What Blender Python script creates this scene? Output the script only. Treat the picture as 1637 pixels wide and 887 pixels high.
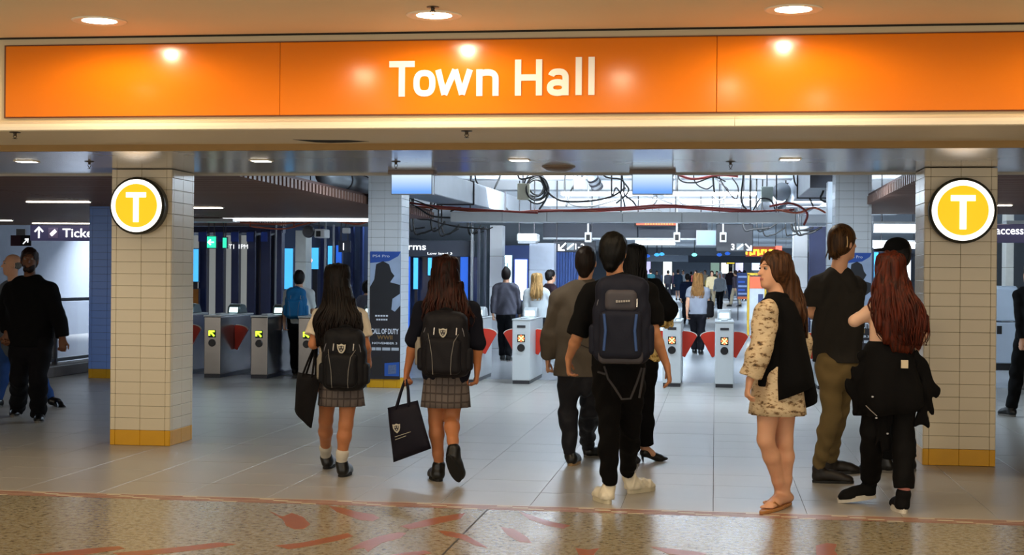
import bpy, bmesh, math, random
import numpy as np
from mathutils import Vector, Matrix
random.seed(7); RNG = np.random.default_rng(11)
SC = bpy.context.scene
COL = SC.collection
for o in list(bpy.data.objects): bpy.data.objects.remove(o)

# ------------------------------------------------------------------ camera
FPX, CX, CY, CAMH = 2350.0, 818.5, 445.0, 1.5
PSI = math.atan((1143 - 818.5) / FPX)          # the view is turned a little to the left of the concourse axis (+Y)
ROLL = 0.0083
FW = np.array([-math.sin(PSI), math.cos(PSI), 0.0])
_rt = np.array([math.cos(PSI), math.sin(PSI), 0.0]); _up = np.array([0, 0, 1.0])
RT = _rt * math.cos(ROLL) + _up * math.sin(ROLL)
UP = _up * math.cos(ROLL) - _rt * math.sin(ROLL)
CAM = np.array([0, 0, CAMH])
cd = bpy.data.cameras.new('camera'); cam = bpy.data.objects.new('camera', cd); COL.objects.link(cam)
cd.sensor_width = 36.0; cd.lens = FPX / 1637 * 36.0
cd.shift_y = (CY - 443.5) / 1637
cd.clip_end = 400
mw = Matrix(((RT[0], UP[0], -FW[0], 0), (RT[1], UP[1], -FW[1], 0), (RT[2], UP[2], -FW[2], CAMH), (0, 0, 0, 1)))
cam.matrix_world = mw
SC.camera = cam

def ray(px, py): return FW + RT * ((px - CX) / FPX) + UP * ((CY - py) / FPX)
def atY(px, py, Y):
    d = ray(px, py); return CAM + d * (Y / d[1])
def atZ(px, py, z=0.0):
    d = ray(px, py); return CAM + d * ((z - CAMH) / d[2])

# ------------------------------------------------------------------ world, exposure
wd = bpy.data.worlds.new('world'); SC.world = wd; wd.use_nodes = True
bg = wd.node_tree.nodes['Background']; bg.inputs[0].default_value = (1.0, 0.92, 0.79, 1); bg.inputs[1].default_value = 0.9
vs = SC.view_settings; vs.view_transform = 'Standard'; vs.look = 'None'; vs.gamma = 1.0; vs.use_curve_mapping = False
vs.exposure = 0.5

# ------------------------------------------------------------------ large lights of the place
def area(name, loc, sx, sy, power, color, direction=(0, 0, -1), spread=math.pi):
    l = bpy.data.lights.new(name, 'AREA'); l.shape = 'RECTANGLE'; l.size = sx; l.size_y = sy; l.energy = power; l.color = color
    l.spread = spread
    o = bpy.data.objects.new(name, l); COL.objects.link(o); o.location = loc
    o.rotation_euler = Vector(direction).to_track_quat('-Z', 'Y').to_euler()
    return o
COOL = (0.66, 0.83, 1.0); WARM = (1.0, 0.78, 0.52)
# fluorescent rows of the concourse ceiling (fixtures for them are built with the ceiling)
LOWX = (-11.5, -9.0, 5.2, 5.4)
FLUO = [(-11.5, 16.5), (-3.3, 17.2), (0.9, 17.2), (5.2, 16.5), (-6.2, 20.2), (-1.7, 20.2), (2.6, 20.2), (-9.0, 24.5), (-1.9, 26), (-0.1, 26), (5.4, 24.5),
        (-2.0, 33), (1.2, 33), (-7, 33), (-1.0, 42), (3.0, 42), (-1.0, 54), (3.0, 54), (-2.5, 66), (2.5, 66), (-3, 78), (2.5, 78), (-3, 90), (2.5, 90), (-3, 103), (2.5, 103)]
for (x, y) in FLUO:
    pw = 62 if y < 22 else (42 if y < 40 else (80 if y < 60 else 170))
    if x in LOWX: pw *= .45
    area('concourse_lamp', (x, y, 2.41 if x in LOWX else 2.97), 1.5, 0.3, pw, COOL)

# ------------------------------------------------------------------ materials
MATS = {}
def hexc(h):
    c = [int(h[i:i + 2], 16) / 255 for i in (0, 2, 4)]
    return tuple((v / 12.92 if v <= .04045 else ((v + .055) / 1.055) ** 2.4) for v in c)
def M(name, color=None, rough=.55, metal=0.0, var=.12, scale=8.0, bump=0.0, bscale=60.0, emit=None, estr=0.0, spec=.5, stretch=(1, 1, 1), coat=0.0, alpha=1.0, trans=0.0, sheen=0.0):
    if name in MATS: return MATS[name]
    if isinstance(color, str): color = hexc(color)
    m = bpy.data.materials.new(name); m.use_nodes = True; MATS[name] = m
    nt = m.node_tree; N = nt.nodes; L = nt.links; b = N['Principled BSDF']
    b.inputs['Roughness'].default_value = rough; b.inputs['Metallic'].default_value = metal
    b.inputs['Specular IOR Level'].default_value = spec
    b.inputs['Coat Weight'].default_value = coat; b.inputs['Coat Roughness'].default_value = .08
    b.inputs['Transmission Weight'].default_value = trans; b.inputs['Alpha'].default_value = alpha
    if sheen: b.inputs['Sheen Weight'].default_value = sheen
    tc = N.new('ShaderNodeTexCoord'); mp = N.new('ShaderNodeMapping'); mp.inputs['Scale'].default_value = stretch
    L.new(tc.outputs['Object'], mp.inputs['Vector'])
    if var > 0:
        nz = N.new('ShaderNodeTexNoise'); nz.inputs['Scale'].default_value = scale; nz.inputs['Detail'].default_value = 5
        L.new(mp.outputs[0], nz.inputs['Vector'])
        mx = N.new('ShaderNodeMix'); mx.data_type = 'RGBA'
        mx.inputs['A'].default_value = tuple(min(1, c * (1 - var)) for c in color) + (1,)
        mx.inputs['B'].default_value = tuple(min(1, c * (1 + var)) for c in color) + (1,)
        L.new(nz.outputs['Fac'], mx.inputs['Factor']); L.new(mx.outputs['Result'], b.inputs['Base Color'])
    else: b.inputs['Base Color'].default_value = tuple(color) + (1,)
    if bump > 0:
        n2 = N.new('ShaderNodeTexNoise'); n2.inputs['Scale'].default_value = bscale; n2.inputs['Detail'].default_value = 4
        L.new(mp.outputs[0], n2.inputs['Vector'])
        bp = N.new('ShaderNodeBump'); bp.inputs['Strength'].default_value = bump; bp.inputs['Distance'].default_value = .01
        L.new(n2.outputs['Fac'], bp.inputs['Height']); L.new(bp.outputs[0], b.inputs['Normal'])
    if emit is not None:
        if isinstance(emit, str): emit = hexc(emit)
        b.inputs['Emission Color'].default_value = tuple(emit) + (1,); b.inputs['Emission Strength'].default_value = estr
    return m
def ramp_mat(name, stops, scale, rough=.4, detail=6, stretch=(1, 1, 1), kind='noise', coat=0, bump=0, rand=1.0, constant=False):
    if name in MATS: return MATS[name]
    m = bpy.data.materials.new(name); m.use_nodes = True; MATS[name] = m
    nt = m.node_tree; N = nt.nodes; L = nt.links; b = N['Principled BSDF']; b.inputs['Roughness'].default_value = rough
    b.inputs['Coat Weight'].default_value = coat
    tc = N.new('ShaderNodeTexCoord'); mp = N.new('ShaderNodeMapping'); mp.inputs['Scale'].default_value = stretch
    L.new(tc.outputs['Object'], mp.inputs['Vector'])
    if kind == 'noise':
        t = N.new('ShaderNodeTexNoise'); t.inputs['Detail'].default_value = detail; t.inputs['Roughness'].default_value = .65; out = t.outputs['Fac']
    else:
        t = N.new('ShaderNodeTexVoronoi'); out = t.outputs['Distance']
    t.inputs['Scale'].default_value = scale; L.new(mp.outputs[0], t.inputs['Vector'])
    r = N.new('ShaderNodeValToRGB'); L.new(out, r.inputs[0]); L.new(r.outputs[0], b.inputs['Base Color'])
    if constant: r.color_ramp.interpolation = 'CONSTANT'
    el = r.color_ramp.elements
    while len(el) < len(stops): el.new(.5)
    for e, (p, c) in zip(el, stops):
        e.position = p; e.color = (hexc(c) if isinstance(c, str) else c) + (1,)
    if bump:
        bp = N.new('ShaderNodeBump'); bp.inputs['Strength'].default_value = bump; bp.inputs['Distance'].default_value = .01
        L.new(out, bp.inputs['Height']); L.new(bp.outputs[0], b.inputs['Normal'])
    return m

# ------------------------------------------------------------------ object helpers
def tag(o, label=None, cat=None, group=None, kind=None):
    if label: o['label'] = label
    if cat: o['category'] = cat
    if group: o['group'] = group
    if kind: o['kind'] = kind
    return o
def empty(name, loc=(0, 0, 0), label=None, cat=None, group=None, kind=None):
    o = bpy.data.objects.new(name, None); COL.objects.link(o); o.location = tuple(float(v) for v in loc); o.empty_display_size = .1
    return tag(o, label, cat, group, kind)
def root_off(o):
    """world position of an object built so far (translations only)"""
    if o is None: return Vector((0, 0, 0))
    return root_off(o.parent) + o.matrix_parent_inverse.translation + o.location
def link(name, mesh, mat=None, parent=None, smooth=False):
    o = bpy.data.objects.new(name, mesh); COL.objects.link(o)
    if mat is not None and not mesh.materials:
        for m in (mat if isinstance(mat, (list, tuple)) else [mat]): mesh.materials.append(m)
    if parent is not None:
        o.parent = parent; o.matrix_parent_inverse = Matrix.Translation(-root_off(parent))
    if smooth: mesh.shade_smooth()
    return o
class MB:
    def __init__(s): s.v = []; s.f = []; s.m = []
    def add(s, vs, fs, mi=0):
        n = len(s.v); s.v += [tuple(float(c) for c in v) for v in vs]; s.f += [tuple(i + n for i in f) for f in fs]; s.m += [mi] * len(fs); return s
    def box(s, x0, x1, y0, y1, z0, z1, mi=0):
        return s.add([(x0, y0, z0), (x1, y0, z0), (x1, y1, z0), (x0, y1, z0), (x0, y0, z1), (x1, y0, z1), (x1, y1, z1), (x0, y1, z1)],
                     [(0, 3, 2, 1), (4, 5, 6, 7), (0, 1, 5, 4), (1, 2, 6, 5), (2, 3, 7, 6), (3, 0, 4, 7)], mi)
    def tube(s, path, radii, n=8, mi=0, cap=True):
        P = [np.array(p, float) for p in path]; k = len(P)
        if not hasattr(radii, '__len__'): radii = [radii] * k
        vs = []; prev = None
        for i in range(k):
            t = P[min(i + 1, k - 1)] - P[max(i - 1, 0)]; t = t / (np.linalg.norm(t) + 1e-9)
            a = prev if prev is not None else (np.array([0, 0, 1.]) if abs(t[2]) < .9 else np.array([1., 0, 0]))
            a = a - t * (a @ t); a /= np.linalg.norm(a) + 1e-9; prev = a; b = np.cross(t, a)
            for j in range(n):
                an = 2 * math.pi * j / n; vs.append(P[i] + radii[i] * (math.cos(an) * a + math.sin(an) * b))
        fs = [(i * n + j, i * n + (j + 1) % n, (i + 1) * n + (j + 1) % n, (i + 1) * n + j) for i in range(k - 1) for j in range(n)]
        if cap: fs += [tuple(range(n))[::-1], tuple((k - 1) * n + j for j in range(n))]
        return s.add(vs, fs, mi)
    def prism(s, poly, d, mi=0):
        """poly: 3-D outline; d: extrusion vector"""
        n = len(poly); P = [np.array(p, float) for p in poly]; d = np.array(d, float)
        return s.add(P + [p + d for p in P], [tuple(range(n)), tuple(range(2 * n - 1, n - 1, -1))] + [(i + n, (i + 1) % n + n, (i + 1) % n, i) for i in range(n)], mi)
    def lathe(s, c, prof, axis='z', n=24, mi=0):
        vs = []
        for (r, h) in prof:
            for j in range(n):
                a = 2 * math.pi * j / n; p = (r * math.cos(a), r * math.sin(a), h)
                if axis == 'y': p = (p[0], p[2], p[1])
                vs.append((c[0] + p[0], c[1] + p[1], c[2] + p[2]))
        k = len(prof)
        fs = [(i * n + j, i * n + (j + 1) % n, (i + 1) * n + (j + 1) % n, (i + 1) * n + j) for i in range(k - 1) for j in range(n)]
        fs += [tuple(range(n))[::-1], tuple((k - 1) * n + j for j in range(n))]
        return s.add(vs, fs, mi)
    def mesh(s, name, bev=0, seg=1, fix=True):
        me = bpy.data.meshes.new(name); me.from_pydata(s.v, [], s.f)
        if any(s.m): me.polygons.foreach_set('material_index', s.m)
        if fix or bev:
            bm = bmesh.new(); bm.from_mesh(me)
            bmesh.ops.recalc_face_normals(bm, faces=bm.faces)
            if bev: bmesh.ops.bevel(bm, geom=[e for e in bm.edges], offset=bev, segments=seg, affect='EDGES', profile=.6, clamp_overlap=True)
            bm.to_mesh(me); bm.free()
        me.update(); return me
    def build(s, name, mat, parent=None, bev=0, seg=1, smooth=False):
        return link(name, s.mesh(name, bev, seg), mat, parent, smooth)
def box(name, x0, x1, y0, y1, z0, z1, mat, parent=None, bev=0, seg=1):
    return MB().box(min(x0, x1), max(x0, x1), min(y0, y1), max(y0, y1), min(z0, z1), max(z0, z1)).build(name, mat, parent, bev, seg)
def prect(px0, py0, px1, py1, Y):
    """world x0,x1,z0,z1 of an axis-aligned rectangle seen at those pixels on the plane at depth Y"""
    a = atY(px0, (py0 + py1) / 2, Y); b = atY(px1, (py0 + py1) / 2, Y); t = atY((px0 + px1) / 2, py0, Y); u = atY((px0 + px1) / 2, py1, Y)
    return a[0], b[0], u[2], t[2]
def pbox(name, px0, py0, px1, py1, Y, th, mat, parent=None, bev=0):
    x0, x1, z0, z1 = prect(px0, py0, px1, py1, Y)
    return box(name, x0, x1, Y, Y + th, z0, z1, mat, parent, bev)
def text_obj(name, s, cx, y, cz, h, mat, parent=None, th=.004, width=None, align='CENTER', bold=0.0, facing=1):
    """flat lettering standing in the x-z plane, read from -Y; h = capital height, width = total width"""
    cu = bpy.data.curves.new(name, 'FONT'); cu.body = s; cu.align_x = 'CENTER'; cu.extrude = th / 2; cu.size = 1.0; cu.offset = bold; cu.resolution_u = 3
    o = bpy.data.objects.new(name, cu); COL.objects.link(o)
    dg = bpy.context.evaluated_depsgraph_get(); me = bpy.data.meshes.new_from_object(o.evaluated_get(dg))
    bpy.data.objects.remove(o); bpy.data.curves.remove(cu)
    n = len(me.vertices); co = np.empty(n * 3, np.float32); me.vertices.foreach_get('co', co); co = co.reshape(-1, 3)
    mn, mx = co.min(0), co.max(0); capH = .69 if any(c.isupper() or c.isdigit() or c in 'ldtkb' for c in s) else (mx[1] - mn[1])
    sy = h / capH; sx = (width / (mx[0] - mn[0])) if width else sy
    out = np.empty_like(co)
    cxm = (mn[0] + mx[0]) / 2 if align == 'CENTER' else mn[0]
    out[:, 0] = cx + (co[:, 0] - cxm) * sx; out[:, 2] = cz + (co[:, 1] - capH / 2) * sy; out[:, 1] = y - co[:, 2]
    me.vertices.foreach_set('co', out.ravel()); me.materials.clear(); me.update()
    return link(name, me, mat, parent)
def strokes(name, lines, w, y, th, mat, parent=None):
    """letter from flat strokes (polylines in x,z with a constant width), read from -Y"""
    mb = MB()
    for k, ln in enumerate(lines):
        P = [np.array(p, float) for p in ln]; closed = np.allclose(P[0], P[-1]); n = len(P) - (1 if closed else 0); L = []; R = []
        for i in range(n):
            if closed: a = P[(i - 1) % n]; b = P[(i + 1) % n]
            else: a = P[max(i - 1, 0)]; b = P[min(i + 1, n - 1)]
            d1 = P[i] - a; d2 = b - P[i]
            d1 = d1 / (np.linalg.norm(d1) + 1e-12); d2 = d2 / (np.linalg.norm(d2) + 1e-12)
            if not closed and i == 0: d1 = d2
            if not closed and i == n - 1: d2 = d1
            nn = np.array([-(d1 + d2)[1], (d1 + d2)[0]]); nn /= np.linalg.norm(nn) + 1e-12
            c = max(.5, abs(nn @ np.array([-d1[1], d1[0]])))
            L.append(P[i] + nn * w / 2 / c); R.append(P[i] - nn * w / 2 / c)
        yy = y - k * .0004
        m = n if closed else n - 1
        for i in range(m):
            j = (i + 1) % n
            q = [L[i], L[j], R[j], R[i]]
            mb.prism([(p[0], yy, p[1]) for p in q], (0, th, 0))
    return mb.build(name, mat, parent)
# ================================================================== materials of the place
TAN = M('tan_plaster', 'D4BF99', .6, var=.05, scale=3)
CREAM = M('cream_gloss_paint', 'F0E4CC', .35, var=.03)
BROWNLIP = M('brown_edge_trim', '9A7840', .5)
SOFFIT = M('polished_soffit_panel', 'B5AFA6', .16, var=.04, scale=2, spec=.8)
BLACK = M('matte_black', '0B0B0D', .6, var=.1)
DARKGAP = M('shadow_crack_black', '070605', .9, var=0)  # black for painted shade at the ceiling gap, also used on the crack
GROUT = M('grey_grout', '6E665A', .9, var=.1)
TILEC = M('cream_glazed_tile', 'E2D3B4', .22, var=.06, scale=3, spec=.6)
TILEW = M('white_glazed_tile', 'D5DAE0', .25, var=.05, scale=3)
TILEY = M('yellow_glazed_tile', 'E0A400', .35, var=.1, scale=5)
TILEB = M('blue_light_tile', '7FA6F4', .25, var=.1, scale=3)  # white tile coloured blue in place of light from blue screens
STONE = M('pale_stone_floor_tile', 'A39D93', .3, var=.09, scale=2.2, bump=.02, bscale=200, spec=.5)
FARFLOOR = M('far_stone_floor', 'A8A9AC', .25, var=.08, scale=.8)
TERR = ramp_mat('speckled_terrazzo', [(.33, '2E2B27'), (.40, '7A7058'), (.49, '968A6C'), (.58, 'A6A08E'), (.66, '57544E')], 26, rough=.22, detail=8)
FISHM = M('terracotta_inlay', '98561F', .3, var=.2, scale=25)
BANDR = M('red_brown_mosaic', '8A4C36', .4, var=.25, scale=60)
BANDL = M('beige_mosaic', 'C3B49A', .4, var=.15, scale=60)
WOOD = M('dark_brown_timber', '6A4034', .45, var=.25, scale=4, stretch=(.4, 6, 6), bump=.05)
WOODEND = M('timber_baffle', '7A5748', .5, var=.25, scale=4, stretch=(.4, 6, 6))
WHITECEIL = M('white_ceiling_paint', 'E6ECF2', .7, var=.04)
DARKPANEL = M('dark_grey_panel', '3B4250', .5, var=.1)
NAVY = M('navy_mullion', '1E2B55', .4, var=.15)
STEEL = M('brushed_steel', '9A9694', .22, metal=.85, var=.12, scale=6, stretch=(1, 1, 8))
DSTEEL = M('dark_steel', '45454A', .4, metal=.6)
WHITEMET = M('white_enamelled_metal', 'D8DBDC', .35, var=.03)
GALV = M('galvanised_duct', 'A6ADB5', .4, metal=.5, var=.15, scale=3)
RED = M('red_gate_paddle', 'D9341F', .35, var=.06)
DRED = M('pale_paddle_edge', 'E4D6C8', .5, var=.05)
LAMPW = M('warm_lamp_lens', 'FFFFFF', .4, var=0, emit=(1.0, .86, .62), estr=14)
LAMPS = M('slot_lamp_lens', 'FFFFFF', .4, var=0, emit=(1.0, .9, .75), estr=7)
LAMPC = M('cool_tube_lens', 'FFFFFF', .4, var=0, emit=(.80, .9, 1.0), estr=3.0)
SIGNWHITE = M('sign_white', 'F6F2E8', .4, var=0, emit=(1, .95, .85), estr=.04)
GLASS = M('clear_glass', 'C8D4DC', .05, var=0, alpha=.22, spec=.6)
GREYWALL = M('grey_blue_wall', '6C7484', .6, var=.08)
def st(o, label, cat='wall'): return tag(o, label, cat, kind='structure')

# ================================================================== floors
flo = empty('floor', (0, 9.62, 0)); st(flo, 'pale stone tiled floor of the station concourse', 'floor')
box('subfloor', -16, 12, 9.625, 21.64, -.08, -.004, GROUT, flo)
box('far_floor', -16, 12, 21.64, 56, -.08, 0, FARFLOOR, flo)
MB().prism([(-16, 56, 0), (-16, 76, .37), (-16, 76, -.08), (-16, 56, -.08)], (28, 0, 0)).build('floor_ramp', FARFLOOR, flo)
box('far_floor', -16, 12, 76, 112, -.08, .37, FARFLOOR, flo)
TS = .6
def tile_mesh(w, d, name='tile'):
    return MB().box(.0015, w - .0015, .0015, d - .0015, -.02, 0).mesh(name, bev=.0012)
tm = tile_mesh(TS, TS); tm.materials.append(STONE)
cand = []
for j in range(20):
    for i in range(-26, 20):
        x, y = i * TS, 9.64 + j * TS
        c = np.array([x + .3, y + .3, 0]) - CAM; z = c @ FW; px = CX + FPX * (c @ RT) / z
        cand.append((-(100 if -60 < px < 1700 else 0) + y, x, y))
cand.sort()
for (s, x, y) in cand[:290]:
    o = bpy.data.objects.new('floor_tile', tm); COL.objects.link(o); o.location = (x, y, RNG.uniform(-.0012, 0)); o.parent = flo; o.matrix_parent_inverse = Matrix.Translation((0, -9.62, 0))
mb = MB()
for (s, x, y) in cand[290:]:
    mb.box(x + .0015, x + TS - .0015, y + .0015, y + TS - .0015, -.02, 0)
tag(mb.build('floor_tile', STONE, flo), kind='stuff')

mall = empty('floor_mall', (0, 0, 0)); st(mall, 'speckled yellow terrazzo floor with fish inlays in front of the gates', 'floor')
box('bedding', -16, 12, 4.0, 9.625, -.1, -.008, GROUT, mall)
xs = [-16, -12.25, -8.65, -5.05, -1.45, 2.15, 5.75, 12]; ys = [4.0, 4.7, 8.3, 9.43]
for a in range(len(xs) - 1):
    for b in range(len(ys) - 1):
        box('terrazzo_slab', xs[a] + .003, xs[a + 1] - .003, ys[b] + .003, ys[b + 1] - .003, -.05, 0, TERR, mall)
box('seam_strip', -1.456, -1.444, 4.7, 9.43, -.02, .0008, M('seam_dark_filler', '3C3428', .6), mall)
# striped mosaic threshold: rows of red-brown bars broken by beige squares
pr = {}
for r, y in enumerate((9.432, 9.478, 9.53, 9.576)):
    k = 0
    x = -8.0 - .11 * r
    while x < 5:
        L = .44
        for nm, xa, xb, mt in (('mosaic_bar', x, x + L, BANDR), ('mosaic_square', x + L, x + L + .10, BANDL)):
            key = (nm,)
            if key not in pr:
                pr[key] = MB().box(0.001, xb - xa - .001, 0, .028, -.02, .0004).mesh(nm); pr[key].materials.append(mt)
            o = bpy.data.objects.new(nm, pr[key]); COL.objects.link(o); o.location = (xa, y, 0); o.parent = mall
        x += L + .10
box('mosaic_bed', -16, 12, 9.43, 9.64, -.03, -.0005, BANDL, mall)
# fish inlays (flat terracotta pieces set flush into the terrazzo), outlines on the floor
FISH = [
    [(430, 817), (452, 826), (466, 820), (484, 826), (496, 838), (486, 845), (470, 846), (457, 840), (452, 830), (440, 823)],
    [(525, 808), (548, 812), (570, 818), (596, 822), (607, 828), (596, 833), (575, 831), (556, 824), (538, 818)],
    [(640, 841), (668, 834), (698, 827), (728, 822), (744, 820), (736, 829), (705, 836), (678, 842), (655, 846)],
    [(440, 872), (480, 868), (520, 860), (556, 852), (564, 857), (540, 864), (500, 872), (462, 878)],
    [(556, 879), (580, 866), (606, 857), (636, 851), (650, 852), (640, 860), (610, 868), (588, 882), (582, 876)],
    [(700, 848), (722, 850), (744, 855), (768, 868), (780, 876), (760, 872), (736, 861), (712, 856)],
    [(830, 818), (856, 826), (880, 834), (912, 840), (900, 845), (874, 840), (846, 830)],
    [(800, 842), (822, 846), (842, 858), (850, 868), (830, 866), (812, 856)],
    [(920, 876), (940, 879), (958, 876), (950, 886), (956, 897), (930, 897)],
    [(1304, 872), (1322, 868), (1338, 870), (1334, 880), (1346, 896), (1306, 897)],
    [(1040, 874), (1080, 878), (1130, 884), (1120, 890), (1070, 886)],
    [(0, 892), (60, 886), (130, 878), (190, 873), (200, 877), (140, 886), (60, 896)],
    [(180, 884), (240, 879), (300, 873), (350, 867), (378, 870), (340, 876), (270, 884), (200, 890)],
    [(600, 892), (640, 884), (680, 880), (690, 884), (650, 892)],
]
for f in FISH:
    P = [atZ(*q) for q in f]
    MB().prism([(p[0], p[1], .0012) for p in P], (0, 0, -.012)).build('fish_inlay', FISHM, mall)

# ================================================================== front ceiling, fascia, soffit
cm = empty('ceiling_mall', (0, 0, 3.12)); st(cm, 'beige plaster ceiling with recessed downlights above the orange sign', 'ceiling')
box('plaster', -16, 12, 2.6, 9.51, 3.12, 3.2, M('ceiling_plaster', 'E2D0AC', .65, var=.04, scale=2), cm)
box('gap_shade_cap', -16, 12, 9.51, 9.60, 3.15, 3.25, DARKGAP, cm)  # added black cap that keeps light from leaking into the gap
box('painted_shadow_strip', -16, 12, 9.50, 9.572, 3.118, 3.15, DARKGAP, cm)  # black strip drawn in as the shadow line between ceiling and fascia
fa = empty('wall_fascia', (0, 9.57, 2.44)); st(fa, 'tan fascia beam with a pale cornice carrying the orange sign')
box('fascia_board', -16, 12, 9.57, 10.575, 2.487, 3.25, TAN, fa)
MB().prism([(-16, 9.57, 2.55), (-16, 9.515, 2.53), (-16, 9.50, 2.51), (-16, 9.50, 2.487), (-16, 9.57, 2.487)], (16.115, 0, 0)).build('cornice', CREAM, fa)
MB().prism([(.118, 9.57, 2.55), (.118, 9.515, 2.53), (.118, 9.50, 2.51), (.118, 9.50, 2.487), (.118, 9.57, 2.487)], (11.9, 0, 0)).build('cornice', CREAM, fa)
box('underside', -16, 12, 9.53, 10.56, 2.483, 2.488, M('underside_paint', 'E2D2B2', .6, var=.03), fa)
box('edge_lip', -16, 12, 10.56, 10.60, 2.435, 2.489, BROWNLIP, fa)
sf = empty('ceiling', (0, 11.8, 2.44)); st(sf, 'polished grey soffit between the fascia and the pillars', 'ceiling')
box('soffit_panel', -16, 12, 10.60, 13.05, 2.44, 2.52, SOFFIT, sf)
box('soffit_edge', -16, 12, 13.05, 13.10, 2.425, 3.6, M('soffit_edge_paint', 'BDB6AA', .4), sf)
box('soffit_back', -16, 12, 10.575, 13.05, 2.9, 3.6, DARKGAP, sf)
# crack in the underside of the fascia
cp = [atZ(*q, 2.487) for q in [(468, 222), (490, 222.5), (520, 223), (556, 223), (590, 225), (560, 226.5), (530, 227.3), (505, 226.5), (488, 224.5)]]
MB().prism([(p[0], p[1], 2.4815) for p in cp], (0, 0, .004)).build('crack', DARKGAP, fa)

def downlight(x, y, r, z, lit, label, grp, nm='downlight', spot=150, soft=0):
    t = empty(nm, (x, y, z), label, 'light', grp)
    n = MB(); n.lathe((x, y, z), [(r * .66, -.002), (r * .9, -.008), (r * 1.0, -.006), (r * 1.02, 0), (r * .66, .0)], n=32); n.build('trim_ring', CREAM, t, smooth=True)
    MB().lathe((x, y, z), [(.001, -.003), (r * .64, -.003), (r * .64, -.0015), (.001, -.0015)], n=32).build('lens', LAMPW, t)
    l = bpy.data.lights.new('downlight_bulb', 'SPOT'); l.energy = lit; l.color = WARM; l.spot_size = math.radians(spot); l.spot_blend = .35; l.shadow_soft_size = soft if soft else r * .6
    o = bpy.data.objects.new('bulb', l); COL.objects.link(o); o.location = (0, 0, -.006); o.parent = t
    return t
DLX = [-3.90, -1.73, 0.45]
for x in DLX + [-6.07, 2.62]:
    downlight(x, 8.92, .17, 3.12, 44, 'round recessed downlight in the beige ceiling just before the orange sign', 'round downlights in the beige ceiling', spot=176, soft=.03)
for (x, y) in [(-2.73, 8.17 - .3), (-.74, 7.84 - .3), (.10, 6.99), (.87, 6.12), (-4.9, 6.9), (-3.1, 5.6), (-1.0, 4.6), (1.4, 4.4), (3.0, 7.0)]:
    downlight(x, y, .13, 3.12, 34, 'round recessed downlight in the beige ceiling farther out from the orange sign', 'outer downlights in the beige ceiling', spot=174 if (x, y) in ((-2.73, 8.17 - .3), (-.74, 7.84 - .3), (.10, 6.99), (.87, 6.12)) else 130)
for k, x in enumerate([-5.66, -3.65, -1.54, .566]):
    t = empty('slot_downlight', (x, 11.52, 2.44), 'small slot downlight in the polished grey soffit', 'light', 'slot downlights in the soffit')
    box('trim', x - .085, x + .085, 11.45, 11.59, 2.432, 2.44, CREAM, t, bev=.002)
    box('lens', x - .07, x + .07, 11.465, 11.575, 2.430, 2.4335, LAMPS, t)
    a = bpy.data.lights.new('slot_bulb', 'SPOT'); a.energy = 22; a.color = (1, .9, .74); a.spot_size = math.radians(140); a.spot_blend = .9; a.shadow_soft_size = .06
    o = bpy.data.objects.new('bulb', a); COL.objects.link(o); o.location = (0, 0, -.03); o.parent = t
def sprinkler(px, py, z, label, down=.045):
    p = atZ(px, py, z); x, y = p[0], p[1]
    t = empty('fire_sprinkler', (x, y, z), label, 'sprinkler', 'fire sprinkler heads')
    MB().lathe((x, y, z), [(.038, 0), (.038, -.004), (.012, -.008), (.010, -.022), (.004, -.026)], n=16).build('escutcheon', M('aged_brass', '3A2E20', .4, metal=.6), t)
    f = MB(); f.tube([(x - .010, y, z - .02), (x - .013, y, z - .032), (x, y, z - down)], .0025, 6); f.tube([(x + .010, y, z - .02), (x + .013, y, z - .032), (x, y, z - down)], .0025, 6)
    f.build('yoke', MATS['aged_brass'], t)
    MB().lathe((x, y, z - down), [(.001, 0), (.016, 0), (.016, -.002), (.001, -.002)], n=12).build('deflector', MATS['aged_brass'], t)
sprinkler(24, 211, 2.483, 'brass fire sprinkler head under the fascia before the left T pillar'.replace('left ', 'tiled '))
sprinkler(746, 209, 2.483, 'brass fire sprinkler head under the fascia below the lettering')
sprinkler(692, 11, 3.12, 'brass fire sprinkler head in the ceiling beside a downlight')
for px, py in ((143, 258), (633, 258), (1168, 258)):
    sprinkler(px, py, 2.44, 'small sprinkler head hanging from the polished soffit', .06)
p = atZ(893, 266, 2.44); t = empty('ceiling_speaker', (p[0], p[1], 2.44), 'low brown round dome on the polished soffit', 'detector')
MB().lathe((p[0], p[1], 2.44), [(.13, 0), (.128, -.012), (.10, -.03), (.05, -.045), (.001, -.05)], n=28).build('dome', M('brown_dome', '7C6550', .4), t, smooth=True)
MB().lathe((p[0], p[1], 2.44), [(.14, 0), (.14, -.008), (.128, -.010), (.128, 0)], n=28).build('rim', M('brown_rim', '8A745C', .4), t)

# ================================================================== orange station sign
sg = empty('station_name_sign', (-1.45, 9.57, 2.58), 'long glossy orange sign reading Town Hall in white letters', 'sign')
ORANGE = M('glossy_orange_enamel', 'E67A00', .16, var=.02, scale=1, spec=.5, coat=.1)
for x0, x1 in ((-4.85, -2.90), (-2.90, 0.0), (0.0, 1.95)):
    box('panel', x0 + .0015, x1 - .0015, 9.545, 9.575, 2.582, 3.068, ORANGE, sg, bev=.003)
box('frame', -4.862, 1.962, 9.553, 9.578, 2.574, 3.076, M('dark_orange_frame', '6A3708', .5), sg)
def W(px, py, y=9.54):
    q = atY(px, py, y); return (q[0], q[2])
def letter(name, lines, w): return strokes(name, lines, w, 9.537, .008, SIGNWHITE, sg)
SX, Z0 = W(622, 152)[0], 2.697                 # baseline
s_ = 1 / 246.0                                  # metres per pixel on the sign
def LX(px): return SX + (px - 622) * s_
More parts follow.
